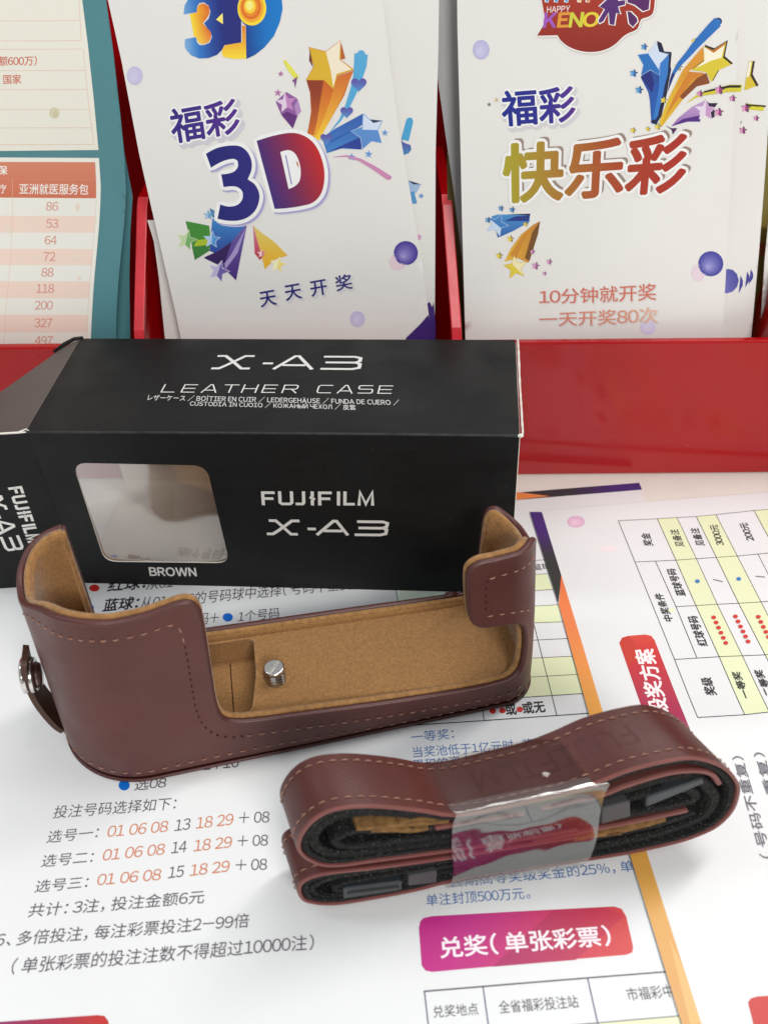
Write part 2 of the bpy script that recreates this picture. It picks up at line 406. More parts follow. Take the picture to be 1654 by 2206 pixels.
# ================================================================== RED LEAFLET RACK
rack = thing('leaflet_rack', 'glossy red acrylic leaflet rack standing behind the black box', 'leaflet rack', (0, 261, 0))
V, F = box(-330, 330, 261, 264.2, 0.3, 58.6); bevel(link('front_panel', V, F, M['red'], rack), 0.7)
V, F = box(-330, 330, 333, 336, 0.3, 215); link('back_panel', V, F, M['red'], rack)
V, F = box(-330, 330, 264.4, 332.8, 1.0, 4.0); link('floor_panel', V, F, M['red'], rack)
def divider(xb, xt, w=3.7):
    prof = [(264.4, 4.2), (264.4, 58.0), (265.5, 62.5), (285.5, 98.5), (288.5, 101), (332.8, 104), (332.8, 4.2)]
    V = []; 
    for sx in (-w / 2, w / 2):
        for y, z in prof:
            t = max(0, (z - 58) / 43); V.append((xb + (xt - xb) * t + sx, y, z))
    n = len(prof); F = [tuple(range(n))[::-1], tuple(range(n, 2 * n))] + [(i, (i + 1) % n, n + (i + 1) % n, n + i) for i in range(n)]
    o = link('divider', V, F, [M['red'], M['red_edge']], rack)
    o.data.polygons.foreach_set('material_index', [0, 0] + [1 if i in (1, 2, 3) else 0 for i in range(n)])
    bevel(o, 0.4, 2)
for xb, xt in ((-86.2, -81.8), (26.5, 22.4), (140.5, 136.5)): divider(xb, xt)

# ================================================================== LEAFLETS STANDING IN THE RACK
def plane(x0, y0, z0, yaw, lean, d=None):
    a, b = math.radians(yaw), math.radians(lean)
    U = np.array([math.cos(a), math.sin(a), 0]); B = np.array([-math.sin(a), math.cos(a), 0])
    return Surf((x0, y0, z0), U, B * math.sin(b) + np.array([0, 0, 1]) * math.cos(b), d)
G_RACK = 'leaflets standing in the red rack'
def bowl(a, w, c=0): return lambda u, v: a * math.cos((u - c) / w)
def star_pts(c, R, rot, k=0.42, sx=1.0):
    return [(c[0] + sx * (R if i % 2 == 0 else R * k) * math.sin(math.radians(rot + 36 * i)), c[1] - (R if i % 2 == 0 else R * k) * math.cos(math.radians(rot + 36 * i))) for i in range(10)]
def star2(ink, c, R, rot, light, dark, rim=None, shadow=None, k=0.45, half=0):
    if shadow: ink.poly([(x + R * .22, y - R * .1) for x, y in star_pts(c, R, rot, k)], shadow)
    if rim: ink.poly(star_pts(c, R * 1.1, rot, k), rim)
    P = star_pts(c, R, rot, k); ink.poly(P, light)
    Q = P[half:] + P[:half]; ink.poly(Q[:6] + [c], dark)
NB = [0]
def ball(ink, c, rx, ry, edge, mid):
    cur, ck = (ink.V, ink.F, ink.C), ink.k; NB[0] += 1; ink.part('printed_ball#%d' % NB[0])
    for i in range(9):
        t = i / 8; f = 1 - 0.92 * t
        ink.disc((c[0] - rx * .22 * t, c[1] + ry * .28 * t), rx * f, ry * f, blend(edge, mid, t))
    ink.V, ink.F, ink.C = cur; ink.k = ck
# ---- teal insurance leaflets
sTb = plane(-140, 281, 60, 0, 4)
o = sheet('leaflet', sTb, [(-180, -60), (222, -60), (268, 330), (286, 425), (281, 500), (279, 600), (282, 790), (-180, 800)], M['teal'], th=0.5)
tag(o, 'teal leaflet hidden behind the teal price list leaflet, only its edge showing', 'leaflet', G_RACK)
sT = plane(-140, 273.5, 60, 0, 4, lambda u, v: 1.6 * math.sin((v + 18) / 15.0) * math.exp(-((v - 12) / 45.0) ** 2) * (0.4 + 0.6 * min(1, max(0, (u + 30) / 70))))
o = sheet('leaflet', sT, [(-190, -60), (219, -60), (229, 0), (245, 120), (260, 255), (269, 345), (272, 410), (269, 470), (263, 530), (257, 590), (252, 660), (250, 790), (-190, 800)], M['teal'], th=0.5)
tag(o, 'teal leaflet with an orange and white price table, at the left end of the rack', 'leaflet', G_RACK)
k = Ink(sT); k.lay = .004; W_ = (236, 235, 226); LN = (226, 190, 174)
k.poly([(-190, -60), (168, -60), (178, 0), (190, 95), (203, 215), (213, 323), (-190, 327)], (233, 231, 219))
for y in (45, 88, 106, 152, 193, 235, 275, 311): 
    k.line([(-180, y + 1), (165 + y * .12, y - (0.5 if y < 200 else 0))], 0.14, LN)
k.line([(168, -30), (171, 0), (176, 86)], 0.14, LN); k.line([(180, 106), (191, 215), (203, 311)], 0.14, LN)
T1 = (206, 104, 82)
k.text('额600万)', (-2, 142), (80, 141), (-2, 121), T1, 0.01); k.text('国家', (9, 181), (47, 180), (8, 161), T1, 0.01)
k.poly([(-2, 163), (6, 162), (6, 181), (-2, 181)], (233, 231, 219))
k.disc((118, 243), 11, 12, (214, 207, 180)); k.disc((121, 246), 6, 8, (205, 198, 166))
E_ = [(214, 340), (218, 400), (217, 440), (214, 490), (209, 545), (204, 600), (200, 660), (197, 720), (196, 790)]
k.poly([(-190, 338)] + E_ + [(-190, 800)], W_)
def ex(y):
    for (x0, y0), (x1, y1) in zip(E_, E_[1:]):
        if y0 <= y <= y1: return x0 + (x1 - x0) * (y - y0) / (y1 - y0) - 9
k.poly([(-190, 348), (206, 349), (208, 390), (208, 427), (-190, 424)], lambda t, q: blend((208, 116, 88), (216, 136, 108), q))
k.line([(-190, 384), (207, 387)], 0.12, (222, 142, 112))
for a, b in ((464, 500), (535, 570), (605, 641), (677, 715)):
    k.poly([(-190, a), (ex(a), a + 1), (ex((a + b) / 2), (a + b) / 2), (ex(b), b + 1), (-190, b)], (240, 216, 202))
k.line([(28, 385), (28, 470), (24, 560), (12, 700), (8, 780)], 0.12, LN); k.line([(ex(y), y) for y in (430, 470, 520, 570, 620, 680, 740)], 0.12, LN)
for t, x, y in (('86', 113, 444), ('53', 113, 481), ('64', 110, 517), ('72', 107, 552), ('88', 103, 586), ('118', 98, 621), ('200', 95, 657), ('327', 94, 695), ('497', 95, 733)):
    wd = 13 if len(t) == 2 else 19
    k.text(t, (x - wd, y + 9.5), (x + wd, y + 9.5), (x - wd + 1, y - 9.5), (214, 142, 124), 0.005)
k.text('亚洲就医服务包', (43, 418), (191, 419), (43, 395), (250, 240, 232), 0.012)
k.text('保', (-4, 376), (17, 376), (-4, 357), (250, 240, 232), 0.02); k.text('疗', (-4, 416), (15, 416), (-4, 397), (250, 240, 232), 0.012)
for c, rx, ry in (((20, 495), 6, 7), ((82, 553), 6, 3), ((165, 556), 15, 3), ((172, 598), 4, 4), ((168, 446), 5, 8)): k.disc(c, rx, ry, (234, 220, 204))
k.build('printed_price_table', o)
# ---- the 3D leaflets
sDc = plane(-25, 279, 60, 0.5, 4)
o = sheet('leaflet', sDc, [(318, 475), (332, 520), (343, 600), (355, 722), (364, 790), (640, 790), (640, 475)], M['paper_gloss'], th=0.4)
tag(o, 'pinkish white leaflet mostly hidden behind the 3D leaflets beside the left divider', 'leaflet', G_RACK)
sDb = plane(-25, 275.5, 60, -0.6, 3.6, lambda u, v: 0.9 * math.sin(v / 38) - 0.0016 * max(0, u - 30) ** 2)
o = sheet('leaflet', sDb, [(560, -60), (946, -60), (944, 100), (938, 330), (937, 560), (936, 790), (430, 790)], M['paper_gloss'], th=0.6)
tag(o, 'white leaflet behind the front 3D leaflet, a strip of blue confetti on its right margin', 'leaflet', G_RACK)
k = Ink(sDb); k.lay = .004
k.part('printed_streamers'); k.poly([(875, 258), (880, 253), (887, 254), (890, 262), (880, 304), (864, 300)], (72, 162, 210)); k.poly([(864, 300), (868, 306), (877, 310), (884, 312), (886, 322), (880, 330), (869, 334)], lambda t, q: blend((72, 140, 190), (92, 70, 160), q))
k.poly([(878, 388), (907, 397), (897, 415), (893, 416), (898, 436), (885, 438)], (160, 186, 218)); k.poly([(878, 388), (907, 397), (890, 397)], (44, 52, 86)); k.poly([(882, 414), (892, 412), (898, 438), (886, 439)], (84, 150, 200))
k.part('printed_dots'); k.poly(star_pts((907, 422), 7, 10), (112, 146, 206)); k.disc((902, 511), 5, 6, (208, 156, 192)); k.poly([(876, 726), (925, 680), (934, 650), (938, 700), (938, 740), (876, 740)], (64, 40, 112))
k.poly([(919, 655), (925, 650), (934, 668), (933, 690), (926, 700), (920, 682)], (70, 48, 120))
k.build('printed_confetti', o)
sD = plane(-25, 272.5, 60, 0.0, 4.0, lambda u, v: 1.4 * math.cos(u / 26.0) + 0.7 * math.sin(v / 27))
o = sheet('leaflet', sD, [(222, -60), (233, 0), (262, 130), (300, 330), (348, 540), (380, 680), (402, 790), (934, 790), (926, 700), (908, 560), (893, 470), (874, 360), (858, 270), (840, 140), (824, 0), (820, -60)], M['paper_gloss'], th=0.6)
tag(o, 'white leaflet printed 3D in blue and red, in the middle pocket of the rack', 'leaflet', G_RACK)
k = Ink(sD); k.lay = .004
k.part('printed_balls'); ball(k, (291, 163), 17, 20, (196, 190, 222), (206, 202, 228)); ball(k, (770, 687), 16, 17, (196, 188, 224), (212, 206, 232)); k.disc((857, 564), 19, 18, (226, 204, 212)); ball(k, (874, 545), 26, 26, (74, 58, 150), (160, 152, 206))
k.part('printed_emblem')
BLU = gradx([(0, (150, 190, 226)), (.25, (52, 124, 200)), (.62, (36, 48, 128)), (1, (44, 44, 118))])
k.poly([(372 + 2, -40), (520, -40), (520, 92), (484, 97), (478, 108), (468, 118), (450, 125), (430, 126), (412, 119), (402, 108), (398, 100), (399, 84), (417, 81), (423, 80), (424, 90), (430, 97), (440, 97), (452, 92), (457, 80), (454, 68), (448, 62), (440, 50), (450, 40), (454, 25), (450, 12), (440, 5), (430, 6), (425, 14), (424, 26), (396, 31), (398, 12), (405, 0)], BLU)
k.poly([(409, 30), (424, 27), (426, 14), (432, 8), (442, 8), (451, 15), (452, 28), (444, 42), (437, 50), (446, 60), (455, 70), (455, 82), (449, 91), (438, 95), (428, 92), (424, 82), (418, 78), (414, 55)], lambda t, q: blend(blend((250, 224, 60), (222, 110, 40), t * 1.2), (252, 236, 120), max(0, .35 - q)))
k.poly([(478, 108), (486, 97), (522, 91), (522, 54), (529, 56), (531, 126), (505, 127), (480, 122)], lambda t, q: blend((248, 220, 60), (226, 124, 44), q))
k.poly([(531, 127), (530, 55), (524, 50), (512, 30), (512, -40), (604, -40), (609, 20), (603, 48), (590, 78), (570, 102), (550, 118)], lambda t, q: blend((30, 44, 120), (24, 122, 200), .15 + t * 1.3))
for i in range(6):
    t = i / 5; k.disc((543 - 5 * t, 18 - 6 * t), 31 * (1 - .75 * t), 37 * (1 - .72 * t), [(246, 216, 58), (240, 170, 48), (222, 112, 40), (232, 140, 44), (250, 206, 58), (252, 236, 130)][i])
k.poly([(466, 42), (480, 28), (481, 52)], (248, 228, 120))
k.part('printed_title')
PUR = gradx([(0, (52, 40, 128)), (1, (86, 44, 140))])
for g, col, dx in ((0.1, (206, 204, 212), (0.9, -0.9)), (0.075, (238, 238, 238), (0, 0)), (0.022, PUR, (0, 0))):
    k.text('福彩', (374, 311), (520, 286), (361, 236), col, g, grow=0.022, dx=dx)
three = [(444, 331), (460, 322), (477, 316), (502, 313), (520, 316), (534, 328), (542, 346), (542, 366), (534, 386), (550, 398), (559, 418), (557, 438), (548, 456), (532, 469), (512, 475), (490, 475), (469, 471), (475, 440), (488, 444), (503, 444), (516, 438), (523, 426), (522, 412), (512, 403), (498, 401), (482, 403), (477, 375), (490, 374), (505, 369), (513, 358), (512, 346), (504, 342), (490, 344), (474, 350), (455, 361)]
Dout = [(553, 303), (590, 292), (625, 286), (650, 290), (672, 304), (688, 328), (698, 362), (698, 395), (690, 420), (674, 436), (652, 443), (620, 448), (592, 450), (582, 412)]
Din = [(604, 327), (622, 323), (636, 331), (645, 350), (648, 372), (645, 390), (635, 401), (622, 407)]
three = curvy(three); Dout = curvy(Dout); Din = curvy(Din)
def grow_poly(P, d):
    a = np.array(P, float); c = a.mean(0); out = []
    s_ = sum((a[i][0] * a[(i + 1) % len(a)][1] - a[(i + 1) % len(a)][0] * a[i][1]) for i in range(len(a)))
    for i in range(len(a)):
        t = a[(i + 1) % len(a)] - a[i - 1]; t /= np.linalg.norm(t); n = np.array([t[1], -t[0]]) * (1 if s_ > 0 else -1); out.append(tuple(a[i] + n * d))
    return out
for P in (three, Dout):
    k.poly([(x + 6, y + 4) for x, y in grow_poly(P, 9)], (214, 211, 224)); k.poly([(x + 5, y + 4) for x, y in grow_poly(P, 7.5)], (168, 164, 206)); 
for P in (three, Dout): k.poly(grow_poly(P, 8), (240, 240, 240))
k.poly(three, lambda t, q: blend((28, 34, 112), (48, 40, 126), t)); k.poly(Dout, lambda t, q: blend((66, 42, 122), (202, 38, 34), (t - .1) * 1.0 + .35 * (q - .4)), [Din])
k.poly([(614, 334), (617, 334), (630, 397), (627, 397)], (150, 146, 196)); k.poly([(638, 346), (642, 350), (644, 362), (640, 356)], (200, 110, 70))
k.part('printed_star_burst')
k.poly([(660, 172), (698, 172), (716, 190), (720, 172), (762, 152), (752, 175), (742, 205), (722, 240), (705, 270), (682, 302), (663, 290), (670, 240), (668, 200)], lambda t, q: blend((236, 190, 50), (190, 82, 34), q * 1.1))
k.poly([(660, 172), (697, 172), (692, 205), (678, 292), (662, 288), (671, 240), (669, 200)], lambda t, q: blend((206, 110, 44), (140, 58, 38), q * 1.2))
k.poly([(697, 172), (718, 196), (690, 296), (676, 292), (692, 220)], lambda t, q: blend((236, 170, 50), (200, 92, 40), q))
k.poly([(762, 152), (728, 164), (700, 250), (678, 300), (688, 302), (730, 222)], lambda t, q: blend((244, 206, 60), (206, 104, 46), q))
st = [(666, 102), (702, 112), (733, 88), (734, 130), (762, 150), (727, 162), (718, 192), (698, 172), (660, 172), (677, 143)]
k.poly(grow_poly(st, 1.5), (206, 120, 44)); k.poly(st, (216, 176, 50)); k.poly([(702, 112), (733, 88), (731, 128), (757, 149), (725, 159), (718, 188), (712, 150)], (240, 228, 204))
k.poly([(668, 104), (674, 145), (666, 130)], (110, 60, 40)); k.poly([(735, 92), (744, 126), (734, 128)], (180, 96, 48))
CY_ = (84, 166, 212)
k.line([(778, 116), (776, 140), (771, 165), (762, 195), (748, 230), (733, 258), (712, 283)], [4.0, 3.8, 2.9, 2.2, 1.4, .7, .2], CY_)
k.disc((778, 116), 8.3, 8, CY_)
def heart(c, r, col): k.poly([(c[0] + r * .062 * 16 * math.sin(t) ** 3, c[1] - r * .062 * (13 * math.cos(t) - 5 * math.cos(2 * t) - 2 * math.cos(3 * t) - math.cos(4 * t))) for t in [i * math.pi / 12 for i in range(24)]], col)
HB = lambda t, q: blend((84, 150, 206), (96, 74, 160), q)
heart((773, 181), 17, HB); heart((747, 241), 14, HB); heart((703, 298), 13, HB)
k.part('printed_lilac_star'); k.poly([(594, 219), (617, 198), (640, 212), (648, 240), (642, 248), (631, 277), (607, 249)], (142, 92, 158)); k.poly([(607, 246), (620, 240), (640, 250), (631, 277)], (98, 50, 122)); k.poly([(642, 214), (649, 240), (640, 250), (634, 228)], (178, 140, 192))
star2(k, (617, 221), 23, -8, (222, 204, 224), (192, 134, 190))
k.poly(star_pts((605, 159), 7, 0), (180, 112, 162)); k.poly(star_pts((599, 200), 9, 5), (180, 122, 176)); k.line([(614, 133), (626, 150), (641, 170)], [1.0, 1.5, 1.4], (226, 222, 90)); k.disc((614, 133), 3.5, 4, (226, 222, 90)); k.poly([(629, 174), (641, 164), (639, 176), (636, 190), (634, 178)], (130, 80, 140))
k.part('printed_blue_star'); k.poly([(694, 296), (722, 277), (783, 244), (782, 268), (760, 282), (778, 292), (779, 322), (735, 320), (704, 330)], lambda t, q: blend((70, 132, 200), (50, 90, 170), q)); k.poly([(704, 328), (748, 308), (778, 294), (779, 322), (740, 318)], (44, 66, 150)); k.poly([(712, 302), (778, 268), (757, 283), (712, 308)], (50, 96, 176))
st = [(783, 244), (797, 258), (824, 260), (814, 280), (822, 308), (800, 304), (781, 321), (777, 296), (756, 282), (781, 273)]
k.poly(grow_poly(st, 1.2), (196, 214, 238)); k.poly(st, (92, 140, 204)); k.poly([(783, 246), (797, 259), (822, 261), (813, 280), (780, 279), (782, 272)], (208, 220, 240)); k.poly([(796, 257), (824, 260), (804, 265)], (52, 56, 92))
for c, r in (((829, 286), 8), ((794, 332), 9), ((757, 338), 9)): k.poly(star_pts(c, r, 6), (104, 154, 210))
k.line([(718, 338), (745, 336), (775, 344), (805, 361), (838, 383)], [.15, .5, .9, 1.3, 1.6], (204, 136, 180)); k.disc((838, 382), 5.5, 5, (204, 136, 180))
k.part('printed_star_cluster')
k.poly([(400, 476), (451, 486), (456, 530), (420, 560), (413, 524)], (66, 138, 54)); k.poly([(425, 517), (450, 514), (448, 530), (418, 530)], (168, 190, 50)); k.poly([(414, 532), (450, 527), (452, 540), (420, 560)], (60, 126, 56))
k.poly([(458, 470), (500, 482), (533, 480), (518, 525), (476, 552), (452, 540), (455, 500)], lambda t, q: blend((40, 66, 150), (60, 134, 200), q)); k.poly([(533, 480), (509, 604), (480, 575), (440, 556), (470, 540), (500, 520)], lambda t, q: blend((70, 44, 120), (112, 96, 168), q)); k.poly([(440, 554), (472, 540), (500, 520), (484, 566), (465, 568)], (52, 30, 90)); k.poly([(530, 490), (500, 545), (484, 568), (486, 580), (512, 545)], (164, 148, 200))
star2(k, (402, 517), 22, 14, (196, 216, 170), (120, 178, 108), (222, 228, 196)); star2(k, (457, 516), 18, 4, (170, 202, 236), (84, 150, 214), (222, 230, 240)); star2(k, (471, 584), 23, 18, (190, 184, 220), (112, 96, 168), (228, 224, 238)); k.poly([(452, 448), (462, 453), (462, 470), (456, 465)], (70, 128, 176)); star2(k, (449, 463), 12, 0, (160, 194, 222), (110, 164, 206))
k.part('printed_yellow_star'); k.poly([(545, 484), (558, 510), (580, 542), (560, 560), (549, 546)], lambda t, q: blend((190, 58, 74), (212, 140, 170), q)); k.poly([(546, 486), (562, 500), (590, 520), (620, 550), (590, 560), (571, 580), (563, 548)], lambda t, q: blend((232, 176, 40), (220, 200, 110), q)); star2(k, (564, 546), 10, 0, (244, 214, 220), (220, 130, 150)); star2(k, (599, 570), 17, 12, (246, 240, 190), (236, 220, 130), (246, 240, 208))
k.part('printed_slogan')
k.part('printed_swoosh').poly([(874, 728), (906, 697), (922, 678), (928, 700), (932, 745), (874, 745)], (64, 40, 112)); k.part('printed_slogan')
for i, ch in enumerate('天天开奖'):
    x, y = [(563, 662), (617, 648), (672, 639), (726, 627)][i]; hh = 32
    k.text(ch, (x + 3, y + 1), (x + 36, y - 5), (x - 2, y - hh), (214, 212, 216), 0.05, dx=(.4, -.4)); k.text(ch, (x, y), (x + 34, y - 6), (x - 5, y - hh), (42, 44, 116), 0.018)
k.build('printed_title_and_stars', o)
# ---- the bright keno leaflets
sO = plane(60, 284, 60, 0, 4)
o = sheet('leaflet', sO, [(962, 330), (970, 790), (1120, 790), (1120, 330)], M['olive'], th=0.4); tag(o, 'olive leaflet showing as a sliver right of the middle divider', 'leaflet', G_RACK)
sO2 = plane(120, 281, 60, 2, 4)
o = sheet('leaflet', sO2, [(1560, 100), (1672, 100), (1655, 500), (1634, 790), (1540, 790)], M['olive'], th=0.4); tag(o, 'olive leaflet with red characters peeping out at the right end of the rack', 'leaflet', G_RACK)
k = Ink(sO2); k.text('院', (1628, 552), (1650, 554), (1631, 522), (150, 52, 40), 0.03); k.text('公', (1616, 655), (1637, 656), (1620, 630), (150, 52, 40), 0.03); k.build('printed_characters', o)
sW = plane(140, 276, 60, 0, 4)
o = sheet('leaflet', sW, [(1654, 480), (1646, 560), (1632, 790), (1760, 790), (1760, 480)], M['paper_gloss'], th=0.4); tag(o, 'blank white leaflet edge beyond the olive leaflet with red characters', 'leaflet', G_RACK)
sKc = plane(60, 280, 60, 1.5, 4)
o = sheet('leaflet', sKc, [(925, -60), (937, 130), (958, 280), (978, 420), (995, 560), (1005, 790), (1200, 790), (1200, -60)], mat('grey_leaflet_back', (170, 172, 172), 0.4, 0.4, var=0.03, vscale=30), th=0.4); tag(o, 'plain grey backed leaflet bulging out left of the lucky keno leaflet', 'leaflet', G_RACK)
sKb = plane(80, 275, 60, -1, 4.5, lambda u, v: 0.6 * math.sin(v / 33) - 0.004 * max(0, u - 36) ** 2)
o = sheet('leaflet', sKb, [(1300, -60), (1668, -60), (1662, 120), (1650, 330), (1634, 540), (1611, 790), (1300, 790)], M['paper_gloss'], th=0.8); tag(o, 'white leaflet behind the front keno leaflet, half moons and star pieces on its right margin', 'leaflet', G_RACK)
k = Ink(sKb); k.lay = .004; k.part('printed_star_pieces')
k.poly([(1612, 132), (1624, 131), (1618, 162), (1631, 184), (1602, 195), (1606, 165)], (214, 190, 60)); k.poly([(1620, 132), (1625, 131), (1620, 160), (1633, 184), (1628, 186), (1615, 163)], (62, 44, 30)); k.poly([(1612, 134), (1618, 133), (1612, 165), (1606, 167)], (242, 236, 214))
k.line([(1606, 229), (1645, 233)], 1.6, (212, 204, 60)); k.line([(1608, 226), (1648, 229)], .5, (50, 44, 30)); star2(k, (1604, 233), 11, 5, (222, 150, 196), (150, 66, 120), None, (52, 34, 62)); star2(k, (1627, 255), 7, 8, (216, 150, 190), (150, 70, 124), None, (52, 34, 62)); star2(k, (1598, 281), 9, 10, (216, 150, 190), (150, 70, 124), None, (52, 34, 62)); k.poly([(1594, 263), (1597, 260), (1594, 268)], (40, 34, 44))
k.part('printed_half_moons'); k.poly([(1557, 582), (1566, 579), (1577, 581), (1586, 590), (1590, 603), (1587, 617), (1577, 628), (1564, 632), (1554, 631)], lambda t, q: blend((150, 150, 208), (62, 62, 152), .2 + .5 * t + .4 * q))
for x in (1594, 1608, 1616): k.poly([(x, 593 - (x - 1594) * .6), (x + 5, 604 - (x - 1594) * .7), (x + 5, 614 - (x - 1594) * .7), (x - 4, 632 - (x - 1594) * .9)], (66, 62, 150))
k.build('printed_confetti', o)
sK = plane(70, 271.5, 60, 0.4, 4.0, lambda u, v: 1.3 * math.cos((u - 14) / 28.0) + 0.6 * math.sin(v / 30 + 1))
o = sheet('leaflet', sK, [(984, -60), (985, 60), (990, 250), (995, 480), (1001, 690), (1004, 790), (1552, 790), (1556, 700), (1562, 600), (1575, 350), (1587, 100), (1594, -60)], M['paper_gloss'], th=0.6)
tag(o, 'white keno leaflet with a red badge and olive to red title, in the right pocket', 'leaflet', G_RACK)
k = Ink(sK); k.lay = .004; RB = (162, 52, 36)
k.part('printed_balls'); ball(k, (1036, 107), 18, 21, (182, 180, 218), (204, 202, 228)); ball(k, (1395, 705), 16, 16, (212, 206, 236), (222, 216, 238)); k.disc((1503, 588), 15, 18, (228, 208, 220)); ball(k, (1530, 568), 27, 27, (66, 66, 156), (160, 158, 212))
k.part('printed_badge')
bad = [(1160, -50), (1166, 0), (1172, 45), (1156, 77), (1200, 76), (1208, 88), (1225, 101), (1250, 110), (1275, 112), (1300, 108), (1322, 97), (1340, 80), (1352, 72), (1372, 62), (1380, 42), (1398, 35), (1408, 18), (1412, -50)]
bad = curvy(bad, 3)
k.poly([(x + 2, y + 3) for x, y in grow_poly(bad, 3)], (214, 210, 206)); k.poly(grow_poly(bad, 2), (238, 236, 232)); k.poly(bad, lambda t, q: blend((138, 42, 32), (180, 60, 42), q))
k.text('HAPPY', (1177, 27), (1226, 25), (1178, 14), (238, 226, 222), 0.012)
for ch, x0, x1, col in (('K', 1170, 1195, (160, 90, 190)), ('E', 1200, 1222, (222, 150, 60)), ('N', 1225, 1252, (206, 204, 66)), ('O', 1254, 1286, (226, 200, 56))):
    k.text(ch, (x0, 59 - (x0 - 1170) * .02), (x1, 58 - (x0 - 1170) * .02), (x0 + 4, 29 - (x0 - 1170) * .02), col, 0.035)
for P, col in (([(1290, 14), (1312, -6), (1330, -8), (1330, 2), (1345, 0), (1345, 10), (1330, 14), (1335, 30), (1326, 28), (1322, 54), (1312, 52), (1310, 26), (1298, 46), (1290, 50), (1288, 44), (1302, 20)], (84, 44, 112)), ([(1352, -20), (1400, -20), (1396, 20), (1384, 24), (1366, 10), (1350, 5)], (88, 40, 98)), ([(1350, 24), (1358, 26), (1370, 38), (1372, 46), (1362, 58), (1354, 50)], (88, 40, 98))):
    k.poly(grow_poly(P, 2.6), (238, 234, 232)); k.poly(P, col)
for x, col in ((1180, (96, 160, 212)), (1200, (84, 150, 210)), (1222, (96, 166, 214)), (1250, (236, 196, 120)), (1268, (224, 140, 60))):
    k.line([(x, -14), (x - 4, 5)], 1.2, (238, 234, 232)); k.line([(x, -16), (x - 3, 4)], .8, col)
k.part('printed_title')
for g, col, dx in ((0.1, (208, 206, 210), (0.8, -0.7)), (0.075, (238, 238, 236), (0, 0)), (0.025, gradx([(0, (28, 44, 138)), (.6, (46, 44, 140)), (1, (92, 44, 140))]), (0, 0))):
    k.text('福彩', (1082, 274), (1240, 262), (1076, 196), col, g, grow=0.025, dx=dx)
KG = gradx([(0, (168, 160, 44)), (.25, (166, 128, 46)), (.5, (166, 82, 40)), (.75, (166, 56, 36)), (1, (170, 46, 36))])
for g, col, dx in ((0.05, (150, 132, 122), (1.0, 0.9)), (0.075, (238, 237, 235), (0, 0)), (0.03, KG, (0, 0))):
    k.text('快乐彩', (1083, 440), (1472, 414), (1080, 309), col, g, TR=(1488, 283), grow=0.03, dx=dx)
k.part('printed_slogan')
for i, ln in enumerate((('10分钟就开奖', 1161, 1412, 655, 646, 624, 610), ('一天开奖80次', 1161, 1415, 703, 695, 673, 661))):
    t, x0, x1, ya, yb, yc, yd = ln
    col = (206, 112, 92) if i == 0 else gradx([(0, (206, 122, 104)), (.7, (214, 144, 118)), (1, (228, 186, 164))])  # second line pales to the right: glare put into the ink colour
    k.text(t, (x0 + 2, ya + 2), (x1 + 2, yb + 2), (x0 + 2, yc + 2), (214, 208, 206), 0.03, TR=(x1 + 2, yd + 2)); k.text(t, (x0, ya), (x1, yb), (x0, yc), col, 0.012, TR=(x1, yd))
DK = (34, 30, 44); k.part('printed_star_burst')
k.poly([(1380, 164), (1438, 116), (1445, 150), (1424, 250), (1412, 268), (1402, 262), (1398, 205)], (42, 78, 150)); k.poly([(1379, 166), (1398, 170), (1412, 180), (1436, 158), (1446, 112), (1440, 170), (1432, 200), (1421, 250), (1414, 268), (1402, 266), (1401, 230), (1396, 200), (1386, 180)], lambda t, q: blend((40, 96, 176), (44, 72, 156), q)); k.poly([(1415, 88), (1424, 93), (1430, 111), (1445, 112), (1443, 150), (1436, 200), (1424, 248), (1412, 268), (1400, 262), (1404, 258), (1412, 258), (1428, 205), (1438, 118), (1414, 112)], (32, 36, 62)); k.poly([(1420, 136), (1440, 118), (1437, 160), (1424, 210), (1416, 250), (1406, 258), (1418, 190)], (56, 120, 196)); k.poly([(1379, 166), (1400, 151), (1408, 180), (1404, 200)], (36, 46, 122))
st = [(1413, 90), (1418, 112), (1439, 116), (1420, 136), (1419, 162), (1400, 150), (1380, 162), (1385, 140), (1373, 118), (1395, 115)]
k.poly(grow_poly(st, 1), (190, 214, 236)); k.poly(st, (44, 112, 186)); k.poly([(1413, 90), (1418, 112), (1438, 117), (1420, 136), (1418, 150), (1395, 115)], (204, 218, 236))
k.line([(1545, 47), (1530, 62), (1513, 80), (1498, 96), (1480, 118), (1462, 138), (1450, 158), (1440, 190)], [3.1, 3.0, 2.7, 2.4, 1.9, 1.5, 1.0, .1], (44, 110, 186)); k.disc((1546, 46), 8, 8, (40, 62, 110)); k.disc((1544, 48), 7, 7, (48, 116, 190)); k.line([(1450, 158), (1444, 172), (1438, 196)], [1.0, .7, .1], (34, 44, 112))
k.part('printed_yellow_star'); k.poly([(1513, 100), (1516, 130), (1482, 154), (1516, 158), (1527, 180), (1500, 186), (1470, 214), (1424, 274), (1419, 262), (1440, 210), (1470, 150)], lambda t, q: blend((220, 186, 52), (206, 126, 46), t)); k.poly([(1470, 214), (1500, 186), (1528, 179), (1520, 157), (1500, 168), (1462, 208)], (134, 74, 40)); k.poly([(1513, 100), (1516, 130), (1482, 154), (1452, 196), (1472, 150)], (214, 148, 54)); k.poly([(1482, 154), (1516, 157), (1490, 172), (1440, 240), (1424, 272), (1450, 210)], (206, 128, 46))
st = [(1515, 100), (1535, 108), (1563, 90), (1556, 124), (1574, 139), (1545, 152), (1531, 177), (1520, 155), (1488, 151), (1515, 131)]
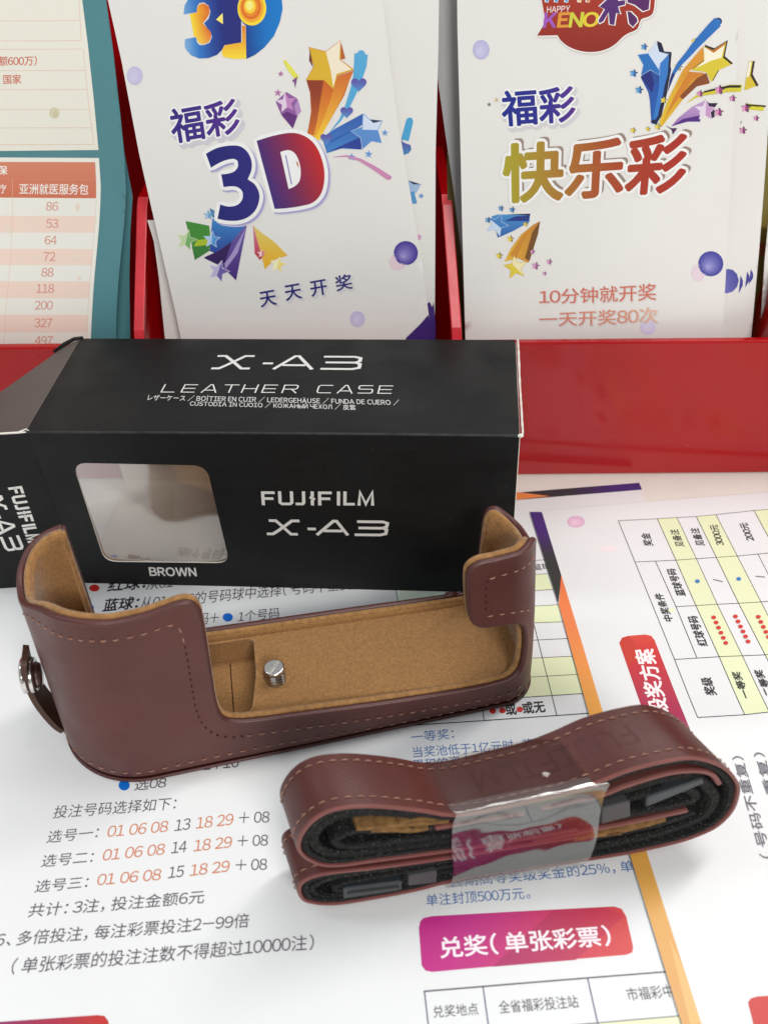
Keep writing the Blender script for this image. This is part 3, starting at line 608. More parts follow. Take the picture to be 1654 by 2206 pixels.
k.poly([(x + 3, y - 3) for x, y in grow_poly(st, 1)], (52, 40, 26)); k.poly(st, (214, 194, 58)); k.poly([(1515, 102), (1535, 110), (1560, 93), (1553, 124), (1530, 131), (1497, 147), (1516, 131)], (242, 236, 212)); k.poly([(1516, 101), (1535, 108), (1562, 91), (1560, 96), (1536, 114)], (190, 120, 50))
k.part('printed_small_stars')
YL = ((236, 214, 90), (206, 178, 60))
for c, r in (((1494, 90), 8), ((1459, 145), 9), ((1428, 216), 8), ((1415, 273), 8), ((1394, 278), 6), ((1362, 281), 7)): star2(k, c, r, 12, YL[0], YL[1], None, (52, 42, 36))
for c, r in (((1386, 101), 8), ((1363, 158), 9), ((1375, 194), 9)): star2(k, c, r, 12, (96, 164, 214), (56, 118, 188), None, (30, 34, 60))
k.line([(1596, 190), (1570, 190), (1540, 196), (1515, 201), (1498, 208), (1478, 222)], [2.0, 2.0, 1.6, 1.2, .7, .1], (206, 196, 62)); k.line([(1594, 186), (1570, 186), (1540, 192), (1515, 198)], [.7, .7, .6, .5], (50, 44, 30))
PKs = ((222, 150, 196), (156, 70, 130))
for c, r in (((1547, 194), 11), ((1506, 202), 8), ((1576, 212), 8), ((1546, 242), 10)): star2(k, c, r, 6, PKs[0], PKs[1], None, (50, 32, 60))
k.part('printed_lilac_star'); k.poly([(1518, 216), (1512, 236), (1505, 242), (1508, 258), (1480, 262), (1445, 272), (1460, 254), (1490, 230)], lambda t, q: blend((150, 110, 172), (190, 158, 204), q)); k.poly([(1445, 272), (1470, 256), (1508, 248), (1507, 262), (1480, 262)], (84, 44, 130)); k.poly([(1518, 214), (1526, 222), (1545, 222), (1538, 232), (1538, 252), (1530, 256)], (52, 34, 66))
star2(k, (1519, 238), 22, 2, (226, 210, 228), (194, 150, 196), (236, 226, 238))
k.poly([(1432, 270), (1445, 276), (1458, 276), (1448, 290), (1446, 280)], (70, 40, 90))
k.part('printed_star_cluster')
k.poly([(1058, 466), (1072, 462), (1141, 462), (1140, 478), (1104, 498), (1072, 512)], lambda t, q: blend((52, 96, 170), (70, 140, 200), q)); k.poly([(1085, 476), (1110, 466), (1140, 464), (1138, 476)], (36, 56, 130)); k.poly([(1090, 462), (1142, 460), (1138, 480), (1141, 464)], (34, 36, 58)); star2(k, (1070, 484), 24, 22, (196, 214, 234), (64, 126, 190), (176, 204, 230), half=8)
k.part('printed_yellow_star'); k.poly([(1163, 476), (1158, 500), (1148, 535), (1138, 566), (1114, 556), (1086, 564), (1100, 535), (1122, 505), (1148, 484)], lambda t, q: blend((226, 184, 60), (190, 120, 50), t)); k.poly([(1163, 476), (1158, 505), (1140, 562), (1130, 556), (1146, 500)], (116, 76, 36)); k.poly([(1098, 548), (1125, 508), (1148, 484), (1128, 520), (1110, 560)], (200, 136, 48)); star2(k, (1110, 576), 25, -8, (238, 226, 180), (222, 200, 70), (208, 180, 60), half=4)
for c, r in (((1098, 515), 8), ((1074, 551), 8), ((1131, 483), 6)): star2(k, c, r, 8, YL[0], YL[1], None, (70, 56, 40))
for c, r in (((1078, 449), 7), ((1102, 452), 7), ((1050, 474), 7)): star2(k, c, r, 12, (106, 160, 204), (64, 120, 180), None, (40, 50, 76))
for c, r in (((1152, 573), 9), ((1182, 564), 7), ((1146, 542), 6), ((1172, 589), 5)): star2(k, c, r, 14, (222, 168, 200), (170, 104, 150), None, (110, 80, 110))
k.part('printed_specks'); star2(k, (1053, 225), 5, 0, (120, 150, 110), (60, 90, 70)); star2(k, (1068, 215), 6, 0, (222, 206, 170), (190, 170, 120)); k.poly([(1008 + 300, 690), (1545, 700)][:0] or [(1554, 728), (1480, 760), (1554, 760)], (232, 206, 160))
k.build('printed_title_and_stars', o)

# ================================================================== PRINTED SHEETS LYING ON THE COUNTER
VP = (716, -387)
waveA = lambda u, v: 0.10 * math.sin(u / 37.0 + 1.0) + 0.08 * math.sin(v / 24.0 + u / 80.0) + 0.30 * math.exp(-((v - 123 + u * .01) / 6.0) ** 2) + 0.05 * math.sin(u / 11 + v / 17)
sA = Surf((0, 0, 0.40), (1, 0, 0), (0, 1, 0), waveA)
A_ = sheet('printed_sheet', sA, [(-420, 1176), (1107, 1061), (1375, 1040), (1500, 1500), (1700, 2330), (-520, 2400)], M['paper'], step=3.0, th=0.15)
tag(A_, 'white rules sheet lying under the leather case and the black box', 'printed sheet', 'lottery rule sheets lying on the counter')
k = Ink(sA, VP, 0.05); GR = (92, 88, 96); OR = (206, 128, 92); BLK = (38, 38, 42); BL_ = (64, 112, 172); GN = (226, 232, 190)
k.part('printed_edge_strip'); k.poly([(1095, 1063), (1376, 1040), (1382, 1055), (1095, 1079)], lambda t, q: blend((40, 42, 48), (62, 34, 112), (t - .45) * 3)); k.poly([(1095, 1061), (1112, 1060), (1184, 1069), (1095, 1079)], (232, 136, 76))
k.part('printed_dot#1').disc((204, 1267), 11, 7.5, (204, 44, 36)); k.part('printed_dot#2').disc((192, 1309), 11, 8, (0, 108, 206)); k.part('printed_dot#3').disc((491, 1330), 11, 9, (0, 104, 206)); k.part('printed_dot#4').disc((268, 1692), 12, 11, (0, 104, 196))
k.part('printed_rules'); k.text('红球：', (231, 1276), (312, 1268), 30, (50, 46, 56), 0.022); k.text('从01~33的号码球中选择（号码不重复）', (314, 1272), (790, 1232), 28, GR)
k.text('蓝球：', (221, 1318), (296, 1311), 28, (50, 46, 56), 0.022); k.text('从01~16的号码球中选择（号码不重复）', (300, 1314), (768, 1270), 29, GR)
k.text('选6个号码+', (330, 1354), (470, 1343), 27, GR); k.text('1个号码', (512, 1341), (601, 1332), 24, GR)
k.text('14 16', (438, 1660), (514, 1653), 25, GR); k.text('选08', (289, 1704), (357, 1698), 25, GR)
k.part('printed_examples'); k.text('投注号码选择如下：', (113, 1764), (378, 1744), 29, GR)
for lab, a, b, n13, ys in (('选号一：', (100, 1817), (210, 1806), '13', (1804, 1792, 1791, 1787, 1786, 1777, 1774, 1772)), ('选号二：', (88, 1869), (199, 1859), '14', (1855, 1841, 1839, 1836, 1835, 1826, 1824, 1822)), ('选号三：', (74, 1924), (188, 1913), '15', (1908, 1896, 1893, 1889, 1888, 1878, 1876, 1874))):
    i = int(n13) - 13
    xs = [(230, 361, 376, 409, 422, 502, 514, 580), (220, 354, 369, 401, 417, 499, 511, 577), (208, 346, 362, 395, 409, 494, 507, 575)][i]
    k.text(lab, a, b, 28, GR); k.text('01 06 08', (xs[0], ys[0]), (xs[1], ys[1]), 25, OR); k.text(n13, (xs[2], ys[2]), (xs[3], ys[3]), 25, GR); k.text('18 29', (xs[4], ys[4]), (xs[5], ys[5]), 25, OR); k.text('+ 08', (xs[6], ys[6]), (xs[7], ys[7]), 24, GR)
k.text('共计：3注，投注金额6元', (59, 1978), (439, 1947), 32, GR); k.text('6、多倍投注，每注彩票投注2-99倍', (-12, 2042), (536, 1999), 34, GR); k.text('（单张彩票的投注注数不得超过10000注）', (22, 2100), (676, 2047), 37, GR)
k.part('printed_section_banner'); k.poly([(-60, 2206), (210, 2187), (226, 2189), (234, 2200), (240, 2240), (-60, 2260)], lambda t, q: blend((130, 40, 110), (190, 52, 48), t * 1.1))
k.part('printed_prize_table')
k.poly([(851, 1262), (1000, 1250), (1003, 1284), (856, 1297)], (226, 238, 222)); k.line([(852, 1268), (858, 1300)], .22, BLK)
k.poly([(1040, 1243), (1177, 1236), (1190, 1270), (1045, 1278)], GN); k.poly([(1060, 1310), (1202, 1303), (1208, 1341), (1060, 1346)], GN); k.poly([(1060, 1423), (1230, 1414), (1243, 1453), (1060, 1464)], GN); k.poly([(1060, 1464), (1243, 1453), (1256, 1494), (1060, 1506)], GN)
for a, b, c in ((1214, 1206, 1168), (1243, 1236, 1180), (1278, 1270, 1190), (1311, 1303, 1202), (1346, 1340, 1208), (1384, 1376, 1220), (1423, 1414, 1232), (1464, 1453, 1245), (1507, 1494, 1258)): k.line([(1060, a), (c + 20, b - 1)], .22, BLK)
k.line([(1149, 1343), (1199, 1542)], .22, BLK); k.line([(885, 1563), (1280, 1536)], .28, BLK); k.line([(1036, 1500), (1042, 1552)], .22, BLK)
k.text('蓝球', (1150, 1229), (1186, 1226), 13, BLK, .012)
for x in (1061, 1082, 1119): k.part('printed_dot#%d' % x).disc((x, 1532 - (x - 1061) * .06), 7, 6, (206, 46, 40))
k.part('printed_note_text'); k.text('或', (1091, 1541), (1113, 1539), 26, BLK, .03); k.text('或无', (1128, 1538), (1175, 1534), 25, BLK, .03)
k.part('printed_prize_text'); k.text('一等奖：', (886, 1600), (978, 1591), 23, BL_, .004); k.text('当奖池低于1亿元时，奖金为当期高等奖', (890, 1633), (1330, 1600), 24, BL_, .004); k.text('累积的资金之和，', (890, 1662), (1080, 1645), 25, BL_, .004); k.part('printed_limit_text'); k.text('当期高等奖级奖金的25%，单注', (972, 1913), (1398, 1876), 27, BL_, .004); k.text('单注封顶500万元。', (919, 1953), (1143, 1936), 26, BL_, .004)
k.part('printed_banner')
bn = [(912, 1978), (930, 1974), (1322, 1953), (1338, 1958), (1348, 1974), (1363, 2040), (1361, 2052), (1348, 2057), (930, 2094), (916, 2091), (908, 2080), (902, 2000), (905, 1985)]
k.poly(bn, lambda t, q: blend((188, 34, 128), (206, 60, 60), (t - .25) * 1.4 - .2 * (q - .5))); k.poly([(1060, 2083), (1190, 1962), (1300, 1955), (1345, 1972), (1240, 2068)], lambda t, q: blend((168, 32, 100), (196, 44, 66), t))
k.text('兑奖（单张彩票）', (950, 2065), (1318, 2037), 45, (244, 232, 238), .02)
k.part('printed_claim_table'); k.line([(912, 2136), (1455, 2092)], .32, (84, 80, 96)); k.line([(914, 2136), (926, 2240)], .28, (70, 66, 100)); k.line([(1040, 2126), (1056, 2240)], .28, (70, 66, 110)); k.line([(1265, 2108), (1295, 2240)], .28, (70, 66, 110)); k.poly([(1289, 2205), (1462, 2190), (1475, 2260), (1300, 2260)], GN); k.line([(1150, 2216), (1462, 2189)], .22, (110, 106, 110))
k.text('兑奖地点', (934, 2193), (1031, 2186), 26, (70, 66, 76), .004); k.text('全省福彩投注站', (1076, 2184), (1247, 2171), 28, (70, 66, 76), .004); k.text('市福彩中心', (1353, 2157), (1480, 2146), 29, (70, 66, 76), .004)
k.build('printed_text_and_tables', A_)

waveB = lambda u, v: 0.10 * math.sin(u / 30.0 + .5) + 0.10 * math.sin(v / 22.0 + u / 60.0) + 0.35 * math.exp(-((v - 142) / 6.0) ** 2)
sB = Surf((0, 0, 1.05), (1, 0, 0), (0, 1, 0), waveB)
stripL = [(1141, 1103), (1203, 1303), (1279, 1577), (1358, 1847), (1468, 2206), (1500, 2310)]; stripR = [(1166, 1101), (1228, 1303), (1311, 1577), (1395, 1845), (1510, 2206), (1543, 2310)]
B_ = sheet('printed_sheet', sB, stripL + [(2050, 2270), (1900, 1040), (1654, 1060), (1380, 1081), (1166, 1101)], M['paper'], step=3.0, th=0.15)
tag(B_, 'white prize table sheet turned sideways with an orange and purple edge strip', 'printed sheet', 'lottery rule sheets lying on the counter')
k = Ink(sB, VP, 0.05)
def at(P, y):
    for (x0, y0), (x1, y1) in zip(P, P[1:]):
        if y0 <= y <= y1: return x0 + (x1 - x0) * (y - y0) / (y1 - y0)
    return P[-1][0]
k.part('printed_edge_strip')
ys = [1103, 1120, 1140, 1165, 1200, 1240]; 
k.poly([(at(stripL, y), y) for y in ys + [1300]] + [(at(stripR, y), y) for y in (ys[::-1])], lambda t, q: blend((40, 44, 44), (64, 34, 112), (q - .45) * 3.4))
k.poly([(at(stripR, 1238), 1238), (at(stripL, 1303), 1303)] + [(at(stripL, y), y) for y in (1400, 1577, 1700, 1847, 2000, 2206)] + [(1500, 2309), (1543, 2309)] + [(at(stripR, y), y) for y in (2206, 2000, 1847, 1700, 1577, 1400, 1300)], lambda t, q: gradx([(0, (214, 160, 100)), (.35, (222, 164, 74)), (.62, (236, 166, 70)), (.85, (232, 128, 74)), (1, (228, 116, 64))])(q))
k.poly([(1440, 2020), (1486, 2206), (1510, 2206), (1468, 2080)], (232, 180, 110))
k.part('printed_balls'); ball(k, (1240, 1124), 19, 12.5, (222, 176, 204), (238, 206, 224)); k.disc((1310, 1182), 18, 6, (240, 226, 228)); k.line([(1166, 1101), (1380, 1082), (1654, 1061)], .12, (240, 214, 204))
k.part('printed_prize_table')
c0 = [(1331, 1122), (1367, 1211), (1408, 1312), (1452, 1421), (1502, 1546)]; c2 = [(1415, 1118), (1455, 1207), (1498, 1305), (1548, 1415), (1603, 1540)]; c3 = [(1457, 1115), (1499, 1204), (1544, 1302), (1598, 1413), (1656, 1534)]; c4 = [(1499, 1113), (1542, 1201), (1590, 1300), (1647, 1411), (1708, 1530)]; c5 = [(1541, 1109), (1587, 1198), (1638, 1297), (1696, 1408), (1758, 1526)]; c6 = [(1623, 1100), (1672, 1190), (1724, 1288), (1790, 1398), (1860, 1516)]; c7 = [(1700, 1094), (1750, 1184), (1806, 1282), (1870, 1390), (1940, 1508)]
for a, b in ((c2, c3), (c4, c5)): k.poly(a + b[::-1], GN)
k.poly([c6[0], c6[1], c7[1], c7[0]], GN)
for P in (c0, c2, c3, c4, c5, c6): k.line(P, .24, BLK)
k.line([(1411, 1209), (1455, 1307), (1500, 1417)], .24, BLK); k.line([(1631, 1193), (1682, 1292), (1740, 1404)], .2, BLK)
for i in range(5):
    P = [q[i] for q in ((c0, c2, c3, c4, c5, c6, c7) if i != 2 else (c2, c3, c4, c5, c6, c7))]
    if i == 2: P = [(1455, 1307)] + P
    k.line(P, .24, BLK)
for t, a, b, c, bo in (('奖金', (1407, 1176), (1398, 1149), (1387, 1176), .02), ('见备注', (1474, 1178), (1459, 1141), (1455, 1178), .02), ('见备注', (1518, 1176), (1503, 1138), (1499, 1176), .02), ('3000元', (1560, 1175), (1544, 1131), (1543, 1175), .02), ('200元', (1625, 1165), (1608, 1127), (1608, 1165), .02), ('蓝球号码', (1477, 1284), (1453, 1226), (1457, 1284), .02), ('中奖条件', (1450, 1339), (1426, 1279), (1431, 1339), .02), ('红球号码', (1525, 1392), (1500, 1328), (1503, 1392), .02), ('奖级', (1544, 1498), (1530, 1460), (1520, 1498), .02), ('一等奖', (1616, 1505), (1592, 1448), (1597, 1505), .02), ('二等奖', (1666, 1500), (1640, 1444), (1647, 1500), .02), ('10元', (1690, 1160), (1672, 1127), (1672, 1160), .02), ('（号码不重复）', (1664, 1850), (1599, 1630), (1637, 1850), 0), ('（号码重复）', (1712, 1830), (1644, 1622), (1686, 1830), 0)):
    k.text(t, a, b, c, BLK if bo else (92, 88, 100), bo)
for p in ((1501, 1253), (1590, 1248)): k.disc(p, 5, 4, (62, 126, 190))
for p, q in (((1535, 1249), (1556, 1254)), ((1626, 1242), (1646, 1244))): k.line([p, q], .3, BLK)
for x0, y0, x1, y1 in ((1536, 1331, 1562, 1386), (1583, 1329, 1610, 1383), (1632, 1330, 1659, 1384)):
    for i in range(6): k.disc((x0 + (x1 - x0) * i / 5, y0 + (y1 - y0) * i / 5), 5, 4, (206, 52, 44))
k.part('printed_banner'); k.poly([(1333, 1385), (1339, 1374), (1352, 1370), (1390, 1367), (1402, 1370), (1409, 1379), (1490, 1585), (1405, 1592)], lambda t, q: blend(blend((150, 40, 92), (200, 48, 50), q * 1.3), (216, 80, 60), (q - .8) * 4)); k.poly([(1334, 1383), (1340, 1374), (1354, 1370), (1368, 1392), (1380, 1420), (1352, 1432)], (196, 58, 44))
k.text('设奖方案', (1441, 1537), (1406, 1398), (1402, 1540), (246, 236, 236), .028, TR=(1364, 1400))
k.part('printed_section_banner'); k.poly([(1610, 2160), (1616, 2151), (1630, 2147), (1800, 2135), (1830, 2230), (1630, 2240)], (196, 52, 46)); k.part('printed_speck').disc((1446, 1315), 8, 4, (240, 240, 200))
k.build('printed_text_and_tables', B_)

# ================================================================== BLACK CARTON
bx = thing('product_box', 'black cardboard leather case box with clear window, its left flaps open', 'box', (-30, 225, 0))
ZB = 0.7
FBL, FBR, FTL, FTR = [np.array(p) for p in ((-102.6, 202.0, ZB), (41.7, 195.4, ZB), (-104.5, 202.1, 62.9), (38.9, 195.5, 64.6))]
BTL, BTR = np.array([-104.3, 259.6, 62.6]), np.array([45.2, 254.0, 63.6]); BBL, BBR = np.array([-102.0, 259.0, ZB]), np.array([45.0, 253.0, ZB])
def quad(P00, P10, P11, P01, bulge=0.0):
    n = np.cross(P10 - P00, P01 - P00); n = n / np.linalg.norm(n); L_ = np.linalg.norm(P10 - P00); H_ = np.linalg.norm(P01 - P00)
    def f(u, v, dep=0):
        s_, t_ = u / L_, v / H_
        return P00 * (1 - s_) * (1 - t_) + P10 * s_ * (1 - t_) + P11 * s_ * t_ + P01 * (1 - s_) * t_ + n * (bulge * math.sin(math.pi * min(1, max(0, s_))) * math.sin(math.pi * min(1, max(0, t_))) - dep)
    return f, L_, H_
class QSurf:
    def __init__(s, P00, P10, P11, P01, bulge=0.0): s.q, s.L, s.H = quad(P00, P10, P11, P01, bulge)
    def f(s, u, v, off=0): return s.q(u, v, -off)
    def hit(s, p):
        r = ray(p); x = np.array([s.L / 2, s.H / 2, 250.0])
        for _ in range(12):
            F0 = s.f(x[0], x[1]) - CAM - r * x[2]
            J = np.stack([s.f(x[0] + .1, x[1]) - s.f(x[0], x[1]), s.f(x[0], x[1] + .1) - s.f(x[0], x[1]), -r * .1], 1) / .1
            x = x - np.linalg.solve(J, F0)
        return (x[0], x[1])
cm = [M['card'], M['card_in'], M['card_cut']]; cmb = [M['card'], M['card_in'], M['card']]
qf = QSurf(FBL, FBR, FTR, FTL, 0.25); qt = QSurf(FTL, FTR, BTR, BTL, 0.3)
def rounded(P, r, n=6):
    P = [np.array(p, float) for p in P]; out = []
    for i in range(len(P)):
        a, b, c = P[i - 1], P[i], P[(i + 1) % len(P)]; d0 = (a - b) / np.linalg.norm(a - b); d1 = (c - b) / np.linalg.norm(c - b)
        p0, p1 = b + d0 * r, b + d1 * r
        out += [tuple((1 - t) ** 2 * p0 + 2 * t * (1 - t) * b + t * t * p1) for t in [j / n for j in range(n + 1)]]
    return out
win = rounded([qf.hit(p) for p in ((157, 997), (445, 1003), (495, 1213), (226, 1210))], 4.5)
fp = slab('front_panel', qf.q, [(0, 0), (qf.L, 0), (qf.L, qf.H), (0, qf.H)], [win], 0.45, cm, bx)
slab('top_panel', qt.q, [(0, 0.35), (qt.L, 0.35), (qt.L, qt.H), (0, qt.H)], [], 0.45, cmb, bx)
q2 = QSurf(BBR, BBL, BTL, BTR); slab('back_panel', q2.q, [(0, 0), (q2.L, 0), (q2.L, q2.H - .6), (0, q2.H - .6)], [], 0.45, cmb, bx)
up_ = np.array([0, 0, 0.6]); q3 = QSurf(FBR + up_, FBL + up_, BBL + up_, BBR + up_); slab('bottom_panel', q3.q, [(0.6, 0.6), (q3.L - .6, 0.6), (q3.L - .6, q3.H - .6), (.6, q3.H - .6)], [], 0.45, cmb, bx)
sh = np.array([0.35, 0, 0]); q4 = QSurf(FBR + sh + [0, .6, 0], BBR + sh - [0, .6, 0], BTR + sh - [0, .6, .8], FTR + sh + [0, .6, -.8]); slab('end_panel', q4.q, [(0, 0), (q4.L, 0), (q4.L, q4.H), (0, q4.H)], [], 0.45, cm, bx)
# worn white fold of the right end tuck flap
wear = [(FTR + np.array([0.9, 0.3 + t * 58.0, 0.05 + 0.35 * math.sin(t * 9) - 0.9 * t + (0.5 if t < .05 else 0)]) + np.array([6.2 * t, 0, 0])) for t in [i / 24 for i in range(25)]]
V, F = tube(wear, [0.28 + 0.16 * random.random() for _ in wear], 6); link('worn_tuck_fold', V, F, M['card_cut'], bx)
V, F = tube([FTR + [-.5, -.1, .0], FTR + [.2, -.15, .0], FTR + [.95, .2, -.05]], [.35, .7, .5], 7); link('worn_corner', V, F, M['card_cut'], bx)
V, F = tube([FTL + (FTR - FTL) * t + np.array([0, -.05, -.1 + .22 * math.sin(math.pi * t)]) for t in [i / 20 for i in range(21)]], 0.42, 8); link('top_crease', V, F, mat('scuffed_crease_highlight', (44, 46, 48), .6, .3, bump=.3, bscale=700, var=.4, vscale=260), bx, True)  # scuffed fold, its highlight painted in as a lighter card colour
# clear window, glued inside the panel
uv, F = fill(grow_poly(rounded([qf.hit(p) for p in ((157, 997), (445, 1003), (495, 1213), (226, 1210))], 4.5), 2.0), (), 4)
link('window_film', [qf.f(u, v, -0.6 - 0.35 * math.sin(u / 7) * math.sin(v / 9)) for u, v in uv], F, M['window_film'], fp, True)
# side flaps at the open left end
e1 = (FBR - FBL) / np.linalg.norm(FBR - FBL)
tq = lambda P, Q: QSurf(P, Q[0], Q[1], Q[2])
dirF = np.array([-0.995, -0.075, 0.0])
flap = QSurf(FBL + dirF * 38 + [0, 0, -.3], FBL + dirF * .12, FTL + dirF * .12, FTL + dirF * 38 + [0, 0, -.8])
fl = slab('side_flap', flap.q, rounded([(0, 0), (flap.L, 0), (flap.L, flap.H - .3), (0, flap.H - .3)], .8, 3), [], 0.45, cmb, bx)
V, F = tube([FTL + dirF * t + np.array([0, .2, -.25 - .3 * t / 38]) for t in (0, 3, 10, 22, 38)], [.2, .36, .3, .32, .3], 6); link('white_cut_edge', V, F, M['card_cut'], fl)
dirT = np.array([-0.93, -0.05, -0.36])
dust = QSurf(FTL + dirT * 34 + np.array([0, 1.5, 0]), FTL + dirT * .3 + [0, 1.2, 0], BTL + dirT * .3, BTL + dirT * 34)
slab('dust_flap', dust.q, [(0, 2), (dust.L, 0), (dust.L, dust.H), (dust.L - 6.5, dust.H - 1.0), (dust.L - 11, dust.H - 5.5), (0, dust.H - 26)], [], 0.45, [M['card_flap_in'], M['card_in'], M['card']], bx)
V, F = tube([BTL + [-9.5, -3.5, -3.2], BTL + [-6, -0.8, -1.6], BTL + [-2.5, 0.1, -.2], BTL + [0.5, 0.2, 0.25]], [.5, .7, .7, .5], 7); link('curled_corner', V, F, M['card'], bx, True)
V, F = tube([FTL + [-2.6, .5, -.4], FTL + [-0.9, 2.0, -.5], FTL + [.6, .2, 0]], [.25, .3, .25], 6); link('torn_corner', V, F, M['card_cut'], bx)
# lettering
def strokes(ink, P00, P10, P01, glyph_list, wd):
    """letters as pen strokes in a unit cell (x right, y up) mapped to three px corners"""
    a, b, c = [np.array(ink.s.hit(p)) for p in (P00, P10, P01)]; ux, uy = b - a, c - a; col = lin((214, 212, 208))
    sx, sy = np.linalg.norm(ux), np.linalg.norm(uy)
    for pl in glyph_list:
        P = [a + ux * x + uy * y for x, y in pl]; n = len(P); Lp = []; Rp = []
        closed = math.dist(pl[0], pl[-1]) < 1e-6
        for i in range(n):
            p0 = P[i - 1] if i > 0 else (P[-2] if closed else None); p1 = P[i + 1] if i < n - 1 else (P[1] if closed else None)
            d0 = (P[i] - p0) if p0 is not None else None; d1 = (p1 - P[i]) if p1 is not None else None
            ts = [d / np.linalg.norm(d) for d in (d0, d1) if d is not None]; t = sum(ts); t = t / np.linalg.norm(t); m = np.array([-t[1], t[0]])
            k_ = 1.0
            if len(ts) == 2: k_ = min(2.0, 1 / max(.35, abs(t @ ts[0])))
            Lp.append(P[i] + m * wd / 2 * k_); Rp.append(P[i] - m * wd / 2 * k_)
        V = Lp + Rp; ink.add([tuple(v) for v in V], [(n + i, n + i + 1, i + 1, i) for i in range(n - 1)], [col] * len(V), off=ink.k)
def cell(x0, w_, pls): return [[(x0 + x * w_, y) for x, y in p] for p in pls]
LX = [[(0, 1), (.22, 1), (.5, .56), (.78, 1), (1, 1)], [(0, 0), (.2, 0), (.5, .5), (.8, 0), (1, 0)], [(.42, .53), (.58, .53)]]
LXa = [[(.02, .96), (.24, .96), (.40, .70), (.78, .04), (1, .04)], [(0, .04), (.2, .04), (.36, .28), (.76, .96), (1, .96)]]
LA = [[(0, 0), (.46, .97), (.56, .97), (1, 0)], [(.2, .3), (.8, .3)]]
L3 = [[(0, .95), (.8, .95), (.95, .86), (.95, .62), (.84, .52), (.08, .52)], [(.84, .52), (.97, .42), (.97, .14), (.8, .05), (0, .05)]]
def xa3(): return cell(0, .26, LXa) + [[(.335, .42), (.405, .42)]] + cell(.42, .26, LA) + cell(.735, .265, L3)
k = Ink(qt, None, .06).part('model_lettering')
strokes(k, (455, 795), (775, 797), (468, 766), xa3(), 1.15)
LT = {'L': [[(0, 1), (0, .06), (.9, .06)]], 'E': [[(.9, .94), (0, .94), (0, .06), (.9, .06)], [(0, .5), (.85, .5)]], 'A': [[(0, 0), (.42, .96), (.55, .96), (1, 0)], [(.2, .3), (.8, .3)]], 'T': [[(0, .94), (1, .94)], [(.5, .94), (.5, 0)]], 'H': [[(0, 0), (0, 1)], [(.92, 0), (.92, 1)], [(0, .5), (.92, .5)]], 'R': [[(0, 0), (0, .94), (.8, .94), (.92, .84), (.92, .56), (.8, .46), (0, .46)], [(.55, .46), (.95, 0)]], 'C': [[(.95, .94), (.12, .94), (0, .82), (0, .18), (.12, .06), (.95, .06)]], 'S': [[(.92, .94), (.1, .94), (0, .86), (0, .6), (.1, .52), (.85, .52), (.95, .42), (.95, .16), (.85, .06), (0, .06)]]}
word = 'LEATHER CASE'; x = 0; W2 = []
adv = {c: .085 for c in word}; adv[' '] = .06
tot = sum(adv[c] for c in word)
for c in word:
    if c != ' ': W2 += cell(x / tot, .062 / tot, LT[c])
    x += adv[c]
k.part('product_lettering'); strokes(k, (347, 846), (858, 849), (357, 828), W2, .42)
GW = (206, 204, 200)
k.part('translations_lettering'); k.text('レザーケース / BOÎTIER EN CUIR / LEDERGEHÄUSE / FUNDA DE CUERO /', (318, 863), (861, 874), (321, 850), GW, .008, TR=(859, 861)); k.text('CUSTODIA IN CUOIO / КОЖАНЫЙ ЧЕХОЛ / 皮套', (409, 875), (767, 884), (411, 863), GW, .008, TR=(765, 871))
k.build('printed_lettering', bx)
k = Ink(qf, None, .06).part('maker_lettering')
FJ = {'F': [[(.12, 0), (.12, .9), (.95, .9)], [(.12, .48), (.85, .48)]], 'U': [[(.12, 1), (.12, .2), (.24, .1), (.74, .1), (.86, .2), (.86, 1)]], 'J': [[(.72, 1), (.72, .2), (.6, .1), (-.1, .1)]], 'I': [[(.5, 1), (.5, .62)], [(.2, .6), (.8, .42)], [(.5, .4), (.5, 0)]], 'i': [[(.5, 1), (.5, 0)]], 'L': [[(.12, 1), (.12, .1), (.95, .1)]], 'M': [[(.1, 0), (.14, .96), (.5, .1), (.86, .96), (.9, 0)]]}
def fuji():
    out = []; x = 0
    for ch, wd in (('F', .145), ('U', .16), ('J', .1), ('I', .085), ('F', .145), ('i', .075), ('L', .12), ('M', .17)): out += cell(x, wd * .86, FJ[ch]); x += wd
    return out
strokes(k, (564, 1088), (812, 1089), (562, 1058), fuji(), 1.0)
k.part('model_lettering'); strokes(k, (575, 1151), (832, 1154), (578, 1120), xa3(), 1.05)
k.part('colour_lettering'); k.text('BROWN', (324, 1240), (424, 1241), (321, 1222), (214, 212, 208), .03, TR=(421, 1223)); k.build('printed_lettering', bx)
k = Ink(flap, None, .06).part('maker_lettering')
strokes(k, (18, 1051), (62, 1172), (48, 1047), fuji(), .9); k.part('model_lettering'); strokes(k, (-38, 1070), (14, 1186), (3, 1066), xa3(), .95)
k.build('printed_lettering', fl)

# ================================================================== LEATHER HALF CASE
CO = np.array([-54.849, 128.084, 0.6]); CDX = np.array([0.972831, 0.231516, 0]); CDY = np.array([-0.231516, 0.972831, 0]); CZ = np.array([0, 0, 1.0])
def CW(x, y, z): return CO + CDX * x + CDY * y + CZ * z
case = thing('camera_half_case', 'maroon leather camera half case lined in tan suede, stitched edges, in front of the box', 'camera case', tuple(CW(35, 20, 0)))
SEG = [('a', -20, 30, 12, 90, 180), ('l', -32, 30, -32, 24), ('a', -8, 24, 24, 180, 270), ('l', -8, 0, 92, 0), ('a', 92, 11.5, 11.5, 270, 360), ('l', 103.5, 11.5, 103.5, 26), ('a', 93.5, 26, 10, 0, 90), ('l', 93.5, 36, -20, 42)]
SL = [math.hypot(g[3] - g[1], g[4] - g[2]) if g[0] == 'l' else math.radians(abs(g[5] - g[4])) * g[3] for g in SEG]; CUM = np.cumsum([0] + SL); TOT = CUM[-1]
